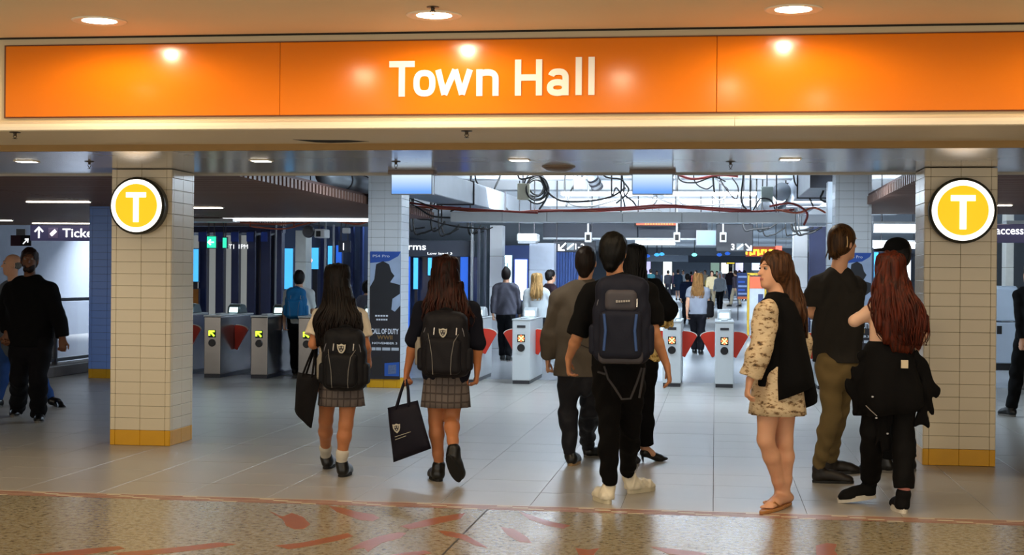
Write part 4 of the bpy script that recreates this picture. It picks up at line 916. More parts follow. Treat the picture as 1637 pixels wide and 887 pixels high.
def sdf_mesh(name, prims, h, cuts=(), disp=None, smooth=1):
    bbs = [_bb(p) for p in prims if not p[-1]]
    lo = np.min([b[0] for b in bbs], 0) - 3 * h; hi = np.max([b[1] for b in bbs], 0) + 3 * h
    n = np.ceil((hi - lo) / h).astype(int) + 1
    ax = [lo[i] + h * np.arange(n[i]) for i in range(3)]
    f = np.full(n, .25, np.float32)
    for p in prims:
        b0, b1 = _bb(p); k = p[5] if p[0] in 'cb' else p[4]
        m = k + 2.5 * h
        i0 = np.maximum(0, np.floor((b0 - m - lo) / h).astype(int)); i1 = np.minimum(n, np.ceil((b1 + m - lo) / h).astype(int) + 1)
        if np.any(i1 <= i0): continue
        X = ax[0][i0[0]:i1[0], None, None]; Y = ax[1][None, i0[1]:i1[1], None]; Zz = ax[2][None, None, i0[2]:i1[2]]
        sl = tuple(slice(a, b) for a, b in zip(i0, i1))
        if p[0] == 'c':
            a, b, ra, rb, _, nn, s, flat, sub = p[1:]
            d = b - a; L2 = d @ d + 1e-12
            px, py, pz = X - a[0], Y - a[1], Zz - a[2]
            t0 = (px * d[0] + py * d[1] + pz * d[2]) / L2; t = np.clip(t0, 0, 1)
            qx, qy, qz = px - t * d[0], py - t * d[1], pz - t * d[2]
            if nn is not None:
                g = (qx * nn[0] + qy * nn[1] + qz * nn[2]) * (1 / s - 1)
                qx, qy, qz = qx + g * nn[0], qy + g * nn[1], qz + g * nn[2]
            D = (np.sqrt(qx * qx + qy * qy + qz * qz) - (ra + (rb - ra) * t)) * (s if s < 1 else 1)
            if flat: D = np.maximum(D, (t0 - 1) * math.sqrt(L2))
        else:
            c, r, R = p[1], p[2], p[3]; sub = p[-1]
            px, py, pz = X - c[0], Y - c[1], Zz - c[2]
            q = [px * R[i][0] + py * R[i][1] + pz * R[i][2] for i in range(3)]
            if p[0] == 'e':
                k0 = np.sqrt(sum((q[i] / r[i]) ** 2 for i in range(3))); k1 = np.sqrt(sum((q[i] / r[i] ** 2) ** 2 for i in range(3)))
                D = k0 * (k0 - 1) / (k1 + 1e-9)
            else:
                rr = p[4]; e = [np.abs(q[i]) - (r[i] - rr) for i in range(3)]
                D = np.sqrt(sum(np.maximum(v, 0) ** 2 for v in e)) + np.minimum(np.maximum(e[0], np.maximum(e[1], e[2])), 0) - rr
        F = f[sl]; D = D.astype(np.float32)
        if sub:
            D = -D; hh = np.maximum(k - np.abs(F - D), 0) / max(k, 1e-6); f[sl] = np.maximum(F, D) + hh * hh * k * .25
        else:
            hh = np.maximum(k - np.abs(F - D), 0) / max(k, 1e-6); f[sl] = np.minimum(F, D) - hh * hh * k * .25
    if disp is not None: f += disp(ax[0][:, None, None], ax[1][None, :, None], ax[2][None, None, :]).astype(np.float32)
    for (pt, nn) in cuts:
        nn = nrm(nn); f = np.maximum(f, ((ax[0][:, None, None] - pt[0]) * nn[0] + (ax[1][None, :, None] - pt[1]) * nn[1] + (ax[2][None, None, :] - pt[2]) * nn[2]).astype(np.float32))
    # surface nets
    s = f < 0
    c8 = np.zeros(np.array(n) - 1, np.int8)
    for i in (0, 1):
        for j in (0, 1):
            for k in (0, 1): c8 += s[i:n[0] - 1 + i, j:n[1] - 1 + j, k:n[2] - 1 + k]
    act = (c8 > 0) & (c8 < 8); idx = -np.ones(act.shape, np.int64); I = np.argwhere(act); idx[act] = np.arange(len(I))
    acc = np.zeros((len(I), 3)); cnt = np.zeros(len(I))
    off = [(a, b, c) for a in (0, 1) for b in (0, 1) for c in (0, 1)]
    for u in off:
        for axx in range(3):
            if u[axx]: continue
            v = list(u); v[axx] = 1
            fa = f[I[:, 0] + u[0], I[:, 1] + u[1], I[:, 2] + u[2]]; fb = f[I[:, 0] + v[0], I[:, 1] + v[1], I[:, 2] + v[2]]
            m = (fa < 0) != (fb < 0); t = np.where(m, fa / np.where(m, fa - fb, 1), 0)
            pp = np.tile(np.array(u, float), (len(I), 1)); pp[:, axx] += t
            acc += pp * m[:, None]; cnt += m
    V = lo + h * (I + acc / cnt[:, None])
    quads = []
    for axx in range(3):
        o1, o2 = (axx + 1) % 3, (axx + 2) % 3
        sa = [slice(None)] * 3; sb = [slice(None)] * 3
        sa[axx] = slice(0, -1); sb[axx] = slice(1, None)
        E = s[tuple(sa)] != s[tuple(sb)]; inner = [slice(None)] * 3; inner[o1] = slice(1, -1); inner[o2] = slice(1, -1)
        G = np.zeros_like(E); G[tuple(inner)] = E[tuple(inner)]
        Q = np.argwhere(G)
        if not len(Q): continue
        def at(d1, d2):
            q = Q.copy(); q[:, o1] -= d1; q[:, o2] -= d2; return idx[q[:, 0], q[:, 1], q[:, 2]]
        quad = np.stack([at(0, 0), at(1, 0), at(1, 1), at(0, 1)], 1)
        flip = s[Q[:, 0], Q[:, 1], Q[:, 2]]
        quad[~flip] = quad[~flip][:, ::-1]
        quads.append(quad)
    F = np.concatenate(quads)
    for _ in range(smooth):
        A = np.zeros_like(V); C = np.zeros(len(V))
        for a, b in ((0, 1), (1, 2), (2, 3), (3, 0)):
            np.add.at(A, F[:, a], V[F[:, b]]); np.add.at(A, F[:, b], V[F[:, a]]); np.add.at(C, F[:, a], 1); np.add.at(C, F[:, b], 1)
        V = V * .5 + .5 * A / C[:, None]
    me = bpy.data.meshes.new(name)
    me.vertices.add(len(V)); me.vertices.foreach_set('co', V.ravel().astype(np.float32))
    me.loops.add(len(F) * 4); me.loops.foreach_set('vertex_index', F.ravel().astype(np.int32))
    me.polygons.add(len(F)); me.polygons.foreach_set('loop_start', (np.arange(len(F)) * 4).astype(np.int32)); me.polygons.foreach_set('loop_total', np.full(len(F), 4, np.int32))
    me.update(calc_edges=True); me.shade_smooth()
    return me
def sdf_obj(name, prims, h, mat, parent, **kw): return link(name, sdf_mesh(name, prims, h, **kw), mat, parent)

def folds(amp=.004, fz=55, fx=20, seed=0.0):
    return lambda X, Y, Zc: amp * np.sin(fz * Zc + 3.0 * np.sin(fx * X + seed) + 2.5 * np.sin(fx * .8 * Y + 1.3 * seed)) + amp * .7 * np.sin(fx * 1.9 * X - fz * .35 * Zc + seed)

# ------------------------------------------------------------------ anatomy (J: dict of world joints, fw: facing direction)
class Fig:
    """joints: head, neck, shL, shR, elL, elR, wrL, wrR, hipL, hipR, knL, knR, anL, anR ; L/R are picture-neutral labels of the two sides"""
    def __init__(s, J, fw, hw=.165, ww=.135, cw=.16, sr=.62, limb=1.0, hfw=None, hup=None, hs=1.0, armr=1.0):
        s.J = {k: np.asarray(v, float) for k, v in J.items()}; s.fw = nrm(fw); s.sd = nrm(np.cross(s.fw, Z)); s.hw, s.ww, s.cw, s.sr, s.limb = hw, ww, cw, sr, limb
        s.hfw = nrm(hfw if hfw is not None else fw); s.hsd = nrm(np.cross(s.hfw, Z)); s.hup = np.cross(s.hsd, s.hfw); s.hs = hs; s.armr = armr
        for k in 'LR': s.J['sh' + k] = s.J['sh' + k] - Z * .04
        J = s.J; s.pel = (J['hipL'] + J['hipR']) / 2; s.shm = (J['shL'] + J['shR']) / 2
        s.wst = s.pel * .55 + s.shm * .45; s.chest = s.pel * .22 + s.shm * .78
    def hax(s): return np.array([s.hsd, s.hfw, s.hup])
    def torso(s, o=0.0, low=True):
        J = s.J; P = [cone(s.wst, s.chest, s.ww + o, s.cw + o, .05, s.fw, s.sr + .04), cone(s.chest, s.chest * .35 + s.shm * .65, s.cw + o, s.cw * .82 + o, .05, s.fw, s.sr)]
        if low: P += [cone(s.pel - Z * .02, s.wst, s.hw + o, s.ww + o, .05, s.fw, s.sr + .08)]
        for k in 'LR': P.append(cone(J['sh' + k], J['neck'] * .72 + J['sh' + k] * .28 - Z * .03, .052 * s.armr + o, .046 + o, .05))
        return P
    def neck(s, o=0.0):
        c = s.J['head']; return [cone(s.J['neck'] - Z * .03, c - s.hup * .07 * s.hs - s.hfw * .015, .056 * s.hs + o, .05 * s.hs + o, .03)]
    def head(s):
        c, f, u, d, g, A = s.J['head'], s.hfw, s.hup, s.hsd, s.hs, s.hax()
        P = [ell(c + u * .028 * g - f * .012 * g, np.array([.073, .092, .087]) * g, A, .02), ell(c + f * .022 * g - u * .035 * g, np.array([.058, .068, .084]) * g, A, .03),
             ell(c + f * .062 * g - u * .093 * g, np.array([.03, .024, .02]) * g, A, .03), cone(c + f * .086 * g + u * .014 * g, c + f * .106 * g - u * .022 * g, .007 * g, .013 * g, .014),
             ell(c + f * .082 * g - u * .057 * g, np.array([.025, .014, .012]) * g, A, .010), ell(c + f * .082 * g + u * .032 * g, np.array([.05, .012, .008]) * g, A, .014)]
        for q in (-1, 1):
            P.append(ell(c + d * q * .074 * g - f * .008 * g - u * .012 * g, np.array([.011, .02, .031]) * g, A, .008))
            P.append(ell(c + f * .096 * g + d * q * .031 * g + u * .014 * g, np.array([.018, .012, .010]) * g, A, .012, True))
        return P
    def arm(s, k, o=0.0, t0=0.0, t1=2.0, flare=0.0, flat=True):
        """t: 0 shoulder, 1 elbow, 2 wrist"""
        J = s.J; a, b, c = J['sh' + k], J['el' + k], J['wr' + k]; g = s.limb * s.armr; P = []
        r = lambda t: np.interp(t, [0, .35, 1, 1.3, 2], [.050, .047, .037, .038, .025]) * g + o
        pos = lambda t: a + (b - a) * t if t <= 1 else b + (c - b) * (t - 1)
        ks = [t0] + [v for v in (.35, 1, 1.3) if t0 < v < t1] + [t1]
        for i, (u, v) in enumerate(zip(ks[:-1], ks[1:])):
            last = i == len(ks) - 2
            P.append(cone(pos(u), pos(v), r(u) + flare * max(0, u - t0), r(v) + flare * max(0, v - t0), .018, flat=(last and flat)))
        return P
    def leg(s, k, o=0.0, t0=0.0, t1=2.0, flare=0.0, flat=True):
        J = s.J; a, b, c = J['hip' + k], J['kn' + k], J['an' + k]; g = s.limb; P = []
        r = lambda t: np.interp(t, [0, .3, 1, 1.3, 1.75, 2], [.088, .080, .052, .053, .038, .036]) * g + o
        pos = lambda t: (a + (b - a) * t if t <= 1 else b + (c - b) * (t - 1)) - s.fw * (.012 * math.sin(max(0, min(1, t - 1)) * math.pi))
        ks = [t0] + [v for v in (.3, 1, 1.3, 1.75) if t0 < v < t1] + [t1]
        for i, (u, v) in enumerate(zip(ks[:-1], ks[1:])):
            last = i == len(ks) - 2
            P.append(cone(pos(u), pos(v), r(u) + flare * max(0, u - .6), r(v) + flare * max(0, v - .6), .025, flat=(last and flat)))
        return P
    def hand(s, k, d, pn, curl=.5, thumb=1, g=1.0):
        """d: direction of the hand; pn: palm normal; thumb: side of the thumb along cross(d, pn)"""
        w = s.J['wr' + k]; d = nrm(d); pn = nrm(pn - d * (np.dot(pn, d))); lat = np.cross(d, pn) * thumb
        P = [cone(w, w + d * .03 * g, .026 * g, .03 * g, .015, pn, .62), cone(w + d * .03 * g, w + d * .085 * g, .035 * g, .039 * g, .015, pn, .42)]
        for i, (L, of) in enumerate(((.072, .030), (.082, .0105), (.076, -.010), (.058, -.029))):
            p = w + d * .088 * g + lat * of * g; dd = nrm(d + lat * of * 2.2); nn = pn; seg = L * g * np.array([.42, .32, .26]); ang = curl * (1 + .12 * i)
            for j in range(3):
                ca, sa = math.cos(ang), math.sin(ang); nd = nrm(dd * ca + nn * sa); nn = nrm(nn * ca - dd * sa)
                q = p + nd * seg[j]; P.append(cone(p, q, (.0092 - .0008 * j) * g, (.0086 - .001 * j) * g, .005)); p, dd = q, nd
        p = w + d * .032 * g + lat * .030 * g; q = p + nrm(d * .75 + lat * .65 + pn * .35) * .042 * g; P.append(cone(p, q, .0125 * g, .0105 * g, .008))
        P.append(cone(q, q + nrm(d * .95 + lat * .1 + pn * .45) * .036 * g, .0105 * g, .0085 * g, .005))
        return P
    def foot(s, an, toe):
        d = nrm(np.array([toe[0] - an[0], toe[1] - an[1], 0])); return [cone(an, an * .4 + toe * .6, .034, .03, .02), cone(an * .4 + toe * .6, toe, .03, .02, .02)]

def shoe(parent, heel, toe_dir, an, mat, sole_mat, disp=None, L=.27, wd=.047, pitch=0.0, sole=.022, h=.008, collar=.05, bulk=1.0, roll=0.0):
    """heel: point of the sole under the heel; toe_dir: horizontal direction; pitch: heel lift (radians, toe points down)"""
    heel = np.asarray(heel, float); td = nrm([toe_dir[0], toe_dir[1], 0]); x = nrm(td * math.cos(pitch) - Z * math.sin(pitch)); u = nrm(Z * math.cos(pitch) + td * math.sin(pitch)); y = np.cross(u, x); A = np.array([x, y, u])
    T = lambda a, b, c: heel + x * a + y * b + u * c
    P = [cone(T(.045, 0, .05), T(.19, 0, .042), .042 * bulk, .047 * bulk, .02, u, .95), ell(T(L - .065, .002, .028), [.066, wd, .036 * bulk], A, .03),
         ell(T(.04, 0, .045), [.045, .037 * bulk, .05], A, .02), cone(T(.055, 0, .06), np.asarray(an) * .8 + T(.06, 0, .07) * .2, .045 * bulk, collar, .02), ell(T(.12, 0, .07), [.05, .034, .028], A, .03)]
    o = sdf_obj('shoe', P, h, mat, parent, cuts=[(T(0, 0, sole * .6), -u)], disp=disp)
    out = []
    for i in range(20):
        a = 2 * math.pi * i / 20; px_ = L / 2 + (L / 2 + .004) * math.cos(a); w_ = (wd + .005) * (1.0 - .2 * (math.cos(a) < 0) * abs(math.cos(a))) * (1 - .12 * math.exp(-((px_ - L * .45) / .05) ** 2))
        out.append((px_, w_ * math.sin(a) if abs(math.sin(a)) > 1e-6 else 0))
    mb = MB(); rings = []
    mb.add([T(p, q, 0) for p, q in out] + [T(p, q * 1.03, sole) for p, q in out], [tuple(range(19, -1, -1)), tuple(range(20, 40))] + [(i, (i + 1) % 20, 20 + (i + 1) % 20, 20 + i) for i in range(20)])
    mb.build('sole', sole_mat, o)
    return o
def loft(name, rings, mat, parent, thick=.006, closed_top=False):
    """rings: list of (center, half_side, half_front, side, front, pleats, amp); a cloth tube with an inner face"""
    n = 64; outer = []; inner = []
    for (c, a, b, sd, fr, pl, am) in rings:
        for lst, of in ((outer, 0), (inner, -thick)):
            row = []
            for i in range(n):
                t = 2 * math.pi * i / n; m = 1 + am * math.sin(pl * t)
                row.append(c + sd * (a + of) * m * math.cos(t) + fr * (b + of) * m * math.sin(t))
            lst.append(row)
    mb = MB(); R = outer + inner[::-1]; vs = [v for r in R for v in r]; k = len(R)
    fs = [(i * n + j, i * n + (j + 1) % n, (i + 1) * n + (j + 1) % n, (i + 1) * n + j) for i in range(k - 1) for j in range(n)]
    fs += [((k - 1) * n + j, (k - 1) * n + (j + 1) % n, (j + 1) % n, j) for j in range(n)]
    return mb.add(vs, fs).build(name, mat, parent, smooth=True)

# ------------------------------------------------------------------ hair
def hair_mat(name, c1, c2, rough=.48):
    if name in MATS: return MATS[name]
    m = ramp_mat(name, [(.35, c1), (.85, c2)], 60, rough=rough, detail=4, stretch=(1, 1, .06), bump=.35); m.node_tree.nodes['Principled BSDF'].inputs['Specular IOR Level'].default_value = .2; return m
def hair_cap(F, vol=1.0, low=-.06, face=1.0, back=0.0):
    c, f, u, d, g, A = F.J['head'], F.hfw, F.hup, F.hsd, F.hs, F.hax()
    P = [ell(c + u * .034 * g - f * .016 * g, np.array([.082, .100, .094]) * g * vol, A, .02), ell(c - f * .035 * g - u * .02 * g, np.array([.076, .075, .075]) * g * vol, A, .03)]
    P += [ell(c + f * .125 * g - u * .045 * g, np.array([.085, .088, .125]) * g * face, A, .012, True)]
    return P
def locks(F, stations, n=70, r0=.010, wave=.010, seed=1, spread=1.0):
    """stations: list of (centre, half_width, back_offset); strands start on the crown and follow them"""
    rng = np.random.default_rng(seed); mb = MB(); c, f, u, d, g = F.J['head'], F.hfw, F.hup, F.hsd, F.hs
    for i in range(n):
        q = rng.uniform(-1, 1); ph = rng.uniform(0, 6.28); ang = q * 1.9
        p0 = c + u * .115 * g - f * .02 * g + d * rng.uniform(-.02, .02)
        dirv = d * math.sin(ang) - f * math.cos(ang)
        p1 = c + u * .06 * g - f * .012 * g + dirv * np.array([.088]) * g * (1.02 + .1 * abs(math.cos(ang)))
        p2 = c - u * .02 * g - f * .02 * g + dirv * .092 * g
        pts = [p0, p0 * .45 + p1 * .55 + (u * .022 + dirv * .018) * g, p1, p2]
        m = len(stations) - int(rng.random() < .3)
        for j, (sc_, hwid, bo) in enumerate(stations[:m]):
            w = q * hwid * (1 + rng.normal(0, .06)); pts.append(sc_ + d * w - f * (bo * math.sqrt(max(0, 1 - q * q)) + rng.uniform(0, .012)) + d * wave * math.sin(ph + 1.7 * j) + f * wave * .6 * math.cos(ph + 1.3 * j))
        path = []
        for k in range(len(pts) - 1):
            a0, a1, a2, a3 = pts[max(k - 1, 0)], pts[k], pts[k + 1], pts[min(k + 2, len(pts) - 1)]
            for t in (0, .33, .66): path.append(.5 * (2 * a1 + (a2 - a0) * t + (2 * a0 - 5 * a1 + 4 * a2 - a3) * t * t + (3 * a1 - a0 - 3 * a2 + a3) * t ** 3))
        path.append(pts[-1]); L = len(path)
        rr = [r0 * (.5 + .7 * math.sin(math.pi * min(1, (k + 2) / L) ** .8)) * (1 - .75 * max(0, (k / L - .7) / .3)) for k in range(L)]
        mb.tube(path, rr, 5)
    return mb
def join_into(mb, name, prims, h, mat, parent, **kw):
    """one mesh: implicit base plus strands"""
    me = sdf_mesh(name, prims, h, **kw); n = len(me.vertices); co = np.empty(n * 3, np.float32); me.vertices.foreach_get('co', co)
    fs = np.empty(len(me.loops), np.int32); me.loops.foreach_get('vertex_index', fs); bpy.data.meshes.remove(me)
    b = MB(); b.v = [tuple(v) for v in co.reshape(-1, 3).tolist()]; b.f = [tuple(q) for q in fs.reshape(-1, 4).tolist()]; b.m = [0] * len(b.f)
    b.add(mb.v, mb.f)
    me = bpy.data.meshes.new(name); me.from_pydata(b.v, [], b.f); me.update(); me.shade_smooth()
    return link(name, me, mat, parent)
def eyes(F, root, iris='2A1A10', brow='2A1B12'):
    c, f, u, d, g = F.J['head'], F.hfw, F.hup, F.hsd, F.hs
    for q in (-1, 1):
        e = c + f * .0745 * g + d * q * .031 * g + u * .014 * g
        o = MB(); o.lathe(tuple(e), [(.001, -.0115), (.0070, -.009), (.0105, -.005), (.0115, 0), (.0105, .005), (.0070, .009), (.001, .0115)], n=14)
        eo = o.build('eye', M('eye_white', 'A89C92', .5, var=0, spec=.2), root, smooth=True)
        p = e + f * .0100 * g; 
        MB().tube([p, p + f * .0028], [.0080, .0066], 12).build('iris', M('iris_' + iris, iris, .15, var=0), eo)
        MB().tube([e + d * q * -.011 + f * .009, e + f * .0135 + u * .006, e + d * q * .013 + f * .006], [.0012, .0022, .0014], 5).build('eyelash', M('lash_black', '0E0907', .6, var=0), root)
        b0 = c + f * .089 * g + u * .036 * g
        MB().tube([b0 + d * q * .014, b0 + d * q * .032 + u * .006 - f * .006, b0 + d * q * .048 - f * .018], [.0028, .0034, .0016], 6).build('eyebrow', M('brow_' + brow, brow, .7), root)
SKIN = {k: M('skin_' + k, c, .5, var=.06, scale=14, spec=.35) for k, c in dict(fair='D9A484', tan='B9784F', olive='BE8560', pale='E0B79C', deep='6B4530').items()}
for _m in SKIN.values(): _m.node_tree.nodes['Principled BSDF'].inputs['Subsurface Weight'].default_value = .08
def cloth(name, c, rough=.85, var=.14, bump=.12, bs=45, scale=10, **k): return M(name, c, rough, var=var, scale=scale, bump=bump, bscale=bs, **({'spec': .18} | k))
def lips(obj, F, mat):
    c, f, u, d, g = F.J['head'], F.hfw, F.hup, F.hsd, F.hs; me = obj.data; me.materials.append(mat)
    m = c + f * .088 * g - u * .057 * g
    for p in me.polygons:
        v = np.array(p.center) - m
        if abs(v @ d) < .024 * g and abs(v @ u) < (.010 - .12 * abs(v @ d)) * g and abs(v @ f) < .02: p.material_index = 1
def P_(Y): return lambda px, py, dy=0.0: atY(px, py, Y + dy)
def person_root(label, at, grp=None): return empty('person', (at[0], at[1], 0), label, 'person', grp)
def heel_from(px, py): return atZ(px, py, 0.0)
def yaw(deg): return np.array([math.sin(math.radians(-deg)), math.cos(math.radians(-deg)), 0])   # 0 = walking away (+Y), positive turns left
# ================================================================== bags
def crest(name, c, w, n, up, mat, parent):
    sd = np.cross(n, up); pts = [(-.5, .5), (-.28, .44), (0, .56), (.28, .44), (.5, .5), (.46, .0), (.3, -.35), (0, -.62), (-.3, -.35), (-.46, 0)]
    o = MB().prism([c + sd * a * w + up * b * w for a, b in pts], n * .004).build(name, mat, parent)
    MB().prism([c + n * .004 + sd * a * w * .62 + up * b * w * .62 for a, b in pts], n * .002).build('crest_field', M('crest_dark_field', '2A2830', .6), o)
    for ka, kb in ((-.15, .14), (.15, .14), (0, -.16)): MB().prism([c + n * .006 + sd * (ka + a) * w + up * (kb + b) * w for a, b in ((0, .11), (.09, 0), (0, -.11), (-.09, 0))], n * .0015).build('crest_charge', MATS['crest_silver'], o)
    return o
M('crest_silver', 'B9B4A4', .5, var=.15, scale=60)
def backpack(label, c, w, h, d, fw, mat, trim, F=None, pocket=.55, crestw=0, piping=True, bottle=False, straps_down=True, style='school'):
    fw = nrm(fw); sd = nrm(np.cross(fw, Z)); bk = -fw; A = np.array([sd, fw, Z]); t = empty('backpack', c - Z * h / 2, label, 'backpack')
    P = [rbox(c, [w / 2, d / 2, h / 2], A, min(.07, d * .45), .02), ell(c + Z * h * .36, [w * .40, d * .5, h * .17], A, .04), rbox(c - Z * h * .12, [w / 2 + .012, d * .42, h * .34], A, .05, .03)]
    sh = sdf_obj('shell', P, .009, mat, t, disp=folds(.0022, 38, 26, 2.0))
    pc = c - Z * h * .16 + bk * (d * .5 + .012)
    sdf_obj('front_pocket', [rbox(pc, [w * .40, .045, h * .28], A, .04, .02)], .009, mat, sh, disp=folds(.0018, 34, 20, 1.0))
    if style == 'daypack':
        sdf_obj('top_pocket', [rbox(c + Z * h * .23 + bk * (d * .46), [w * .30, .045, h * .13], A, .04, .02)], .009, M('slate_nylon', '3E3C44', .7, bump=.1), sh)
        sdf_obj('lower_panel', [rbox(c - Z * h * .41 + bk * (d * .34), [w * .42, .06, h * .085], A, .035, .02)], .009, MATS['slate_nylon'], sh)
        for q in (-1, 1): MB().tube([pc + sd * q * w * .30 + Z * h * .24 + bk * .048, pc + sd * q * w * .27 + Z * h * .05 + bk * .052, pc + sd * q * w * .30 - Z * h * .18 + bk * .048], .009, 6).build('side_trim', M('blue_trim', '2B4C86', .6), sh)
    for q in (-1, 1):
        sp = c + sd * q * (w * .5 + .008) - Z * h * .22
        sdf_obj('side_pocket', [rbox(sp, [.03, d * .33, h * .18], A, .028, .01)], .010, mat, sh)
        if F is not None:
            so = F.shm + sd * q * .085
            MB().tube([c + Z * h * .38 + sd * q * .07 + fw * d * .4, so + Z * .055 - fw * .06, so + Z * .068 + fw * .02, so + fw * .13 - Z * .04 + sd * q * .015, so + fw * .14 - Z * .20 + sd * q * .03, c + sd * q * w * .46 - Z * h * .30 + fw * d * .4],
                      [.02, .022, .022, .022, .018, .010], 8).build('shoulder_strap', trim, t, smooth=True)
        if piping:
            p0 = c + bk * (d * .5 + .012) + Z * h * .20 + sd * q * w * .36; 
            MB().tube([p0 - bk * .03, pc + sd * q * w * .27 + Z * h * .22 + bk * .048, pc + sd * q * w * .215 + bk * .05, pc + sd * q * w * .20 - Z * h * .2 + bk * .048, pc + sd * q * w * .20 - Z * h * .28 + bk * .035], .0024, 6).build('piping', M('silver_piping', '7E7C78', .4), sh)
    hp = c + Z * h * .47 + fw * d * .15
    MB().tube([hp + sd * .05, hp + sd * .045 + Z * .03, hp + Z * .042, hp - sd * .045 + Z * .03, hp - sd * .05], .009, 8).build('grab_handle', trim, sh, smooth=True)
    z0 = c + bk * (d * .52) + Z * h * .18
    MB().tube([c + bk * d * .40 + sd * (w * .46) * math.cos(a) + Z * (h * .10 + h * .36 * math.sin(a)) for a in np.linspace(.1, math.pi - .1, 16)], .0035, 6).build('zip', M('zip_grey', '6E6C70', .4, metal=.4), sh)
    for q in (-.2, .3): MB().tube([z0 + sd * q * w + Z * .04, z0 + sd * q * w + bk * .02 - Z * .01], .005, 6).build('zip_pull', M('zip_silver', 'B8B8BC', .3, metal=.7), sh)
    if crestw: crest('crest', c + bk * (d * .5 + .014) + Z * h * .19, crestw, bk, Z, MATS['crest_silver'], sh)
    if bottle:
        bp = c - sd * (w * .5 + .03) - Z * h * .10
        o = MB().lathe(tuple(bp), [(.028, -.10), (.031, -.08), (.031, .05), (.02, .075), (.014, .085), (.014, .10), (.001, .10)], n=16).build('bottle', M('clear_bottle', '9A9488', .15, alpha=.75), t, smooth=True)
    return t
def tote(label, tl, tr, br, bl, hand, mat, thick=.07, crest_at=None, hmat=None, pts_extra=None):
    tl, tr, br, bl = [np.asarray(v, float) for v in (tl, tr, br, bl)]; n = nrm(np.cross(tr - tl, bl - tl)); n = n if n[1] < 0 else -n
    t = empty('tote_bag', (bl + br) / 2, label, 'bag'); N = 8; mb = MB(); g = []
    for side in (1, -1):
        rows = []
        for i in range(N + 1):
            u = i / N; row = []
            for j in range(N + 1):
                v = j / N; p = (tl * (1 - v) + tr * v) * (1 - u) + (bl * (1 - v) + br * v) * u
                b = math.sin(math.pi * v) ** .6 * (.18 + .82 * math.sin(math.pi * min(1, u * .95)) ** .7) * thick / 2 + .003
                row.append(p + n * side * (b + .004 * math.sin(9 * v + 5 * u)))
            rows.append(row)
        g.append(rows)
    for k, rows in enumerate(g):
        vs = [p for r in rows for p in r]; mb.add(vs, [(i * (N + 1) + j, i * (N + 1) + j + 1, (i + 1) * (N + 1) + j + 1, (i + 1) * (N + 1) + j) for i in range(N) for j in range(N)])
    M1 = (N + 1) ** 2; edge = [(0, j) for j in range(N + 1)] + [(i, N) for i in range(1, N + 1)] + [(N, j) for j in range(N - 1, -1, -1)] + [(i, 0) for i in range(N - 1, -1, -1)]
    ids = [i * (N + 1) + j for i, j in edge]
    for a, b in zip(ids[:-1], ids[1:]): mb.f.append((a, b, b + M1, a + M1)); mb.m.append(0)
    mb.build('bag_body', mat, t, smooth=True)
    for side in (1, -1):
        a = tl * .70 + tr * .30 + n * side * .015; b = tl * .30 + tr * .70 + n * side * .015; hh = np.asarray(hand, float) + n * side * .008
        MB().tube([a + (bl - tl) * .06, a, a * .45 + hh * .55 - (tr - tl) * .03, hh - (tr - tl) * .03, hh, hh + (tr - tl) * .03, b * .45 + hh * .55 + (tr - tl) * .03, b, b + (bl - tl) * .06], .0085, 6).build('handle', hmat or mat, t, smooth=True)
    MB().tube([tl, tl * .5 + tr * .5, tr], .006, 6).build('rim_seam', hmat or mat, t)
    if crest_at:
        u, v, w = crest_at; p = (tl * (1 - v) + tr * v) * (1 - u) + (bl * (1 - v) + br * v) * u
        b = math.sin(math.pi * v) ** .6 * (.18 + .82 * math.sin(math.pi * u * .95) ** .7) * thick / 2 + .006
        up = nrm(tl - bl); crest('crest', p + n * b, w, n, nrm(up - n * (up @ n)), MATS['crest_silver'], t)
        sd = nrm(tr - tl)
        for k, L in ((1.0, .13), (1.35, .09)): MB().tube([p + n * (b + .002) - up * w * k - sd * .02, p + n * (b + .012) - up * w * k + sd * (L - .02) + up * .01], .0022, 5).build('printed_line', MATS['crest_silver'], t)
    return t

# ================================================================== body helper
def make_body(F, root, skin, h, hands=(), feet=()):
    P = F.torso() + F.neck() + F.head()
    for k in 'LR': P += F.arm(k, flat=False) + F.leg(k, flat=False)
    for a in hands: P += F.hand(*a[:3], **(a[3] if len(a) > 3 else {}))
    for a in feet: P += a
    return sdf_obj('body', P, h, skin, root)
def black_shoe(): return M('black_leather', '0D0D0E', .3, var=.1)
HB = .0085

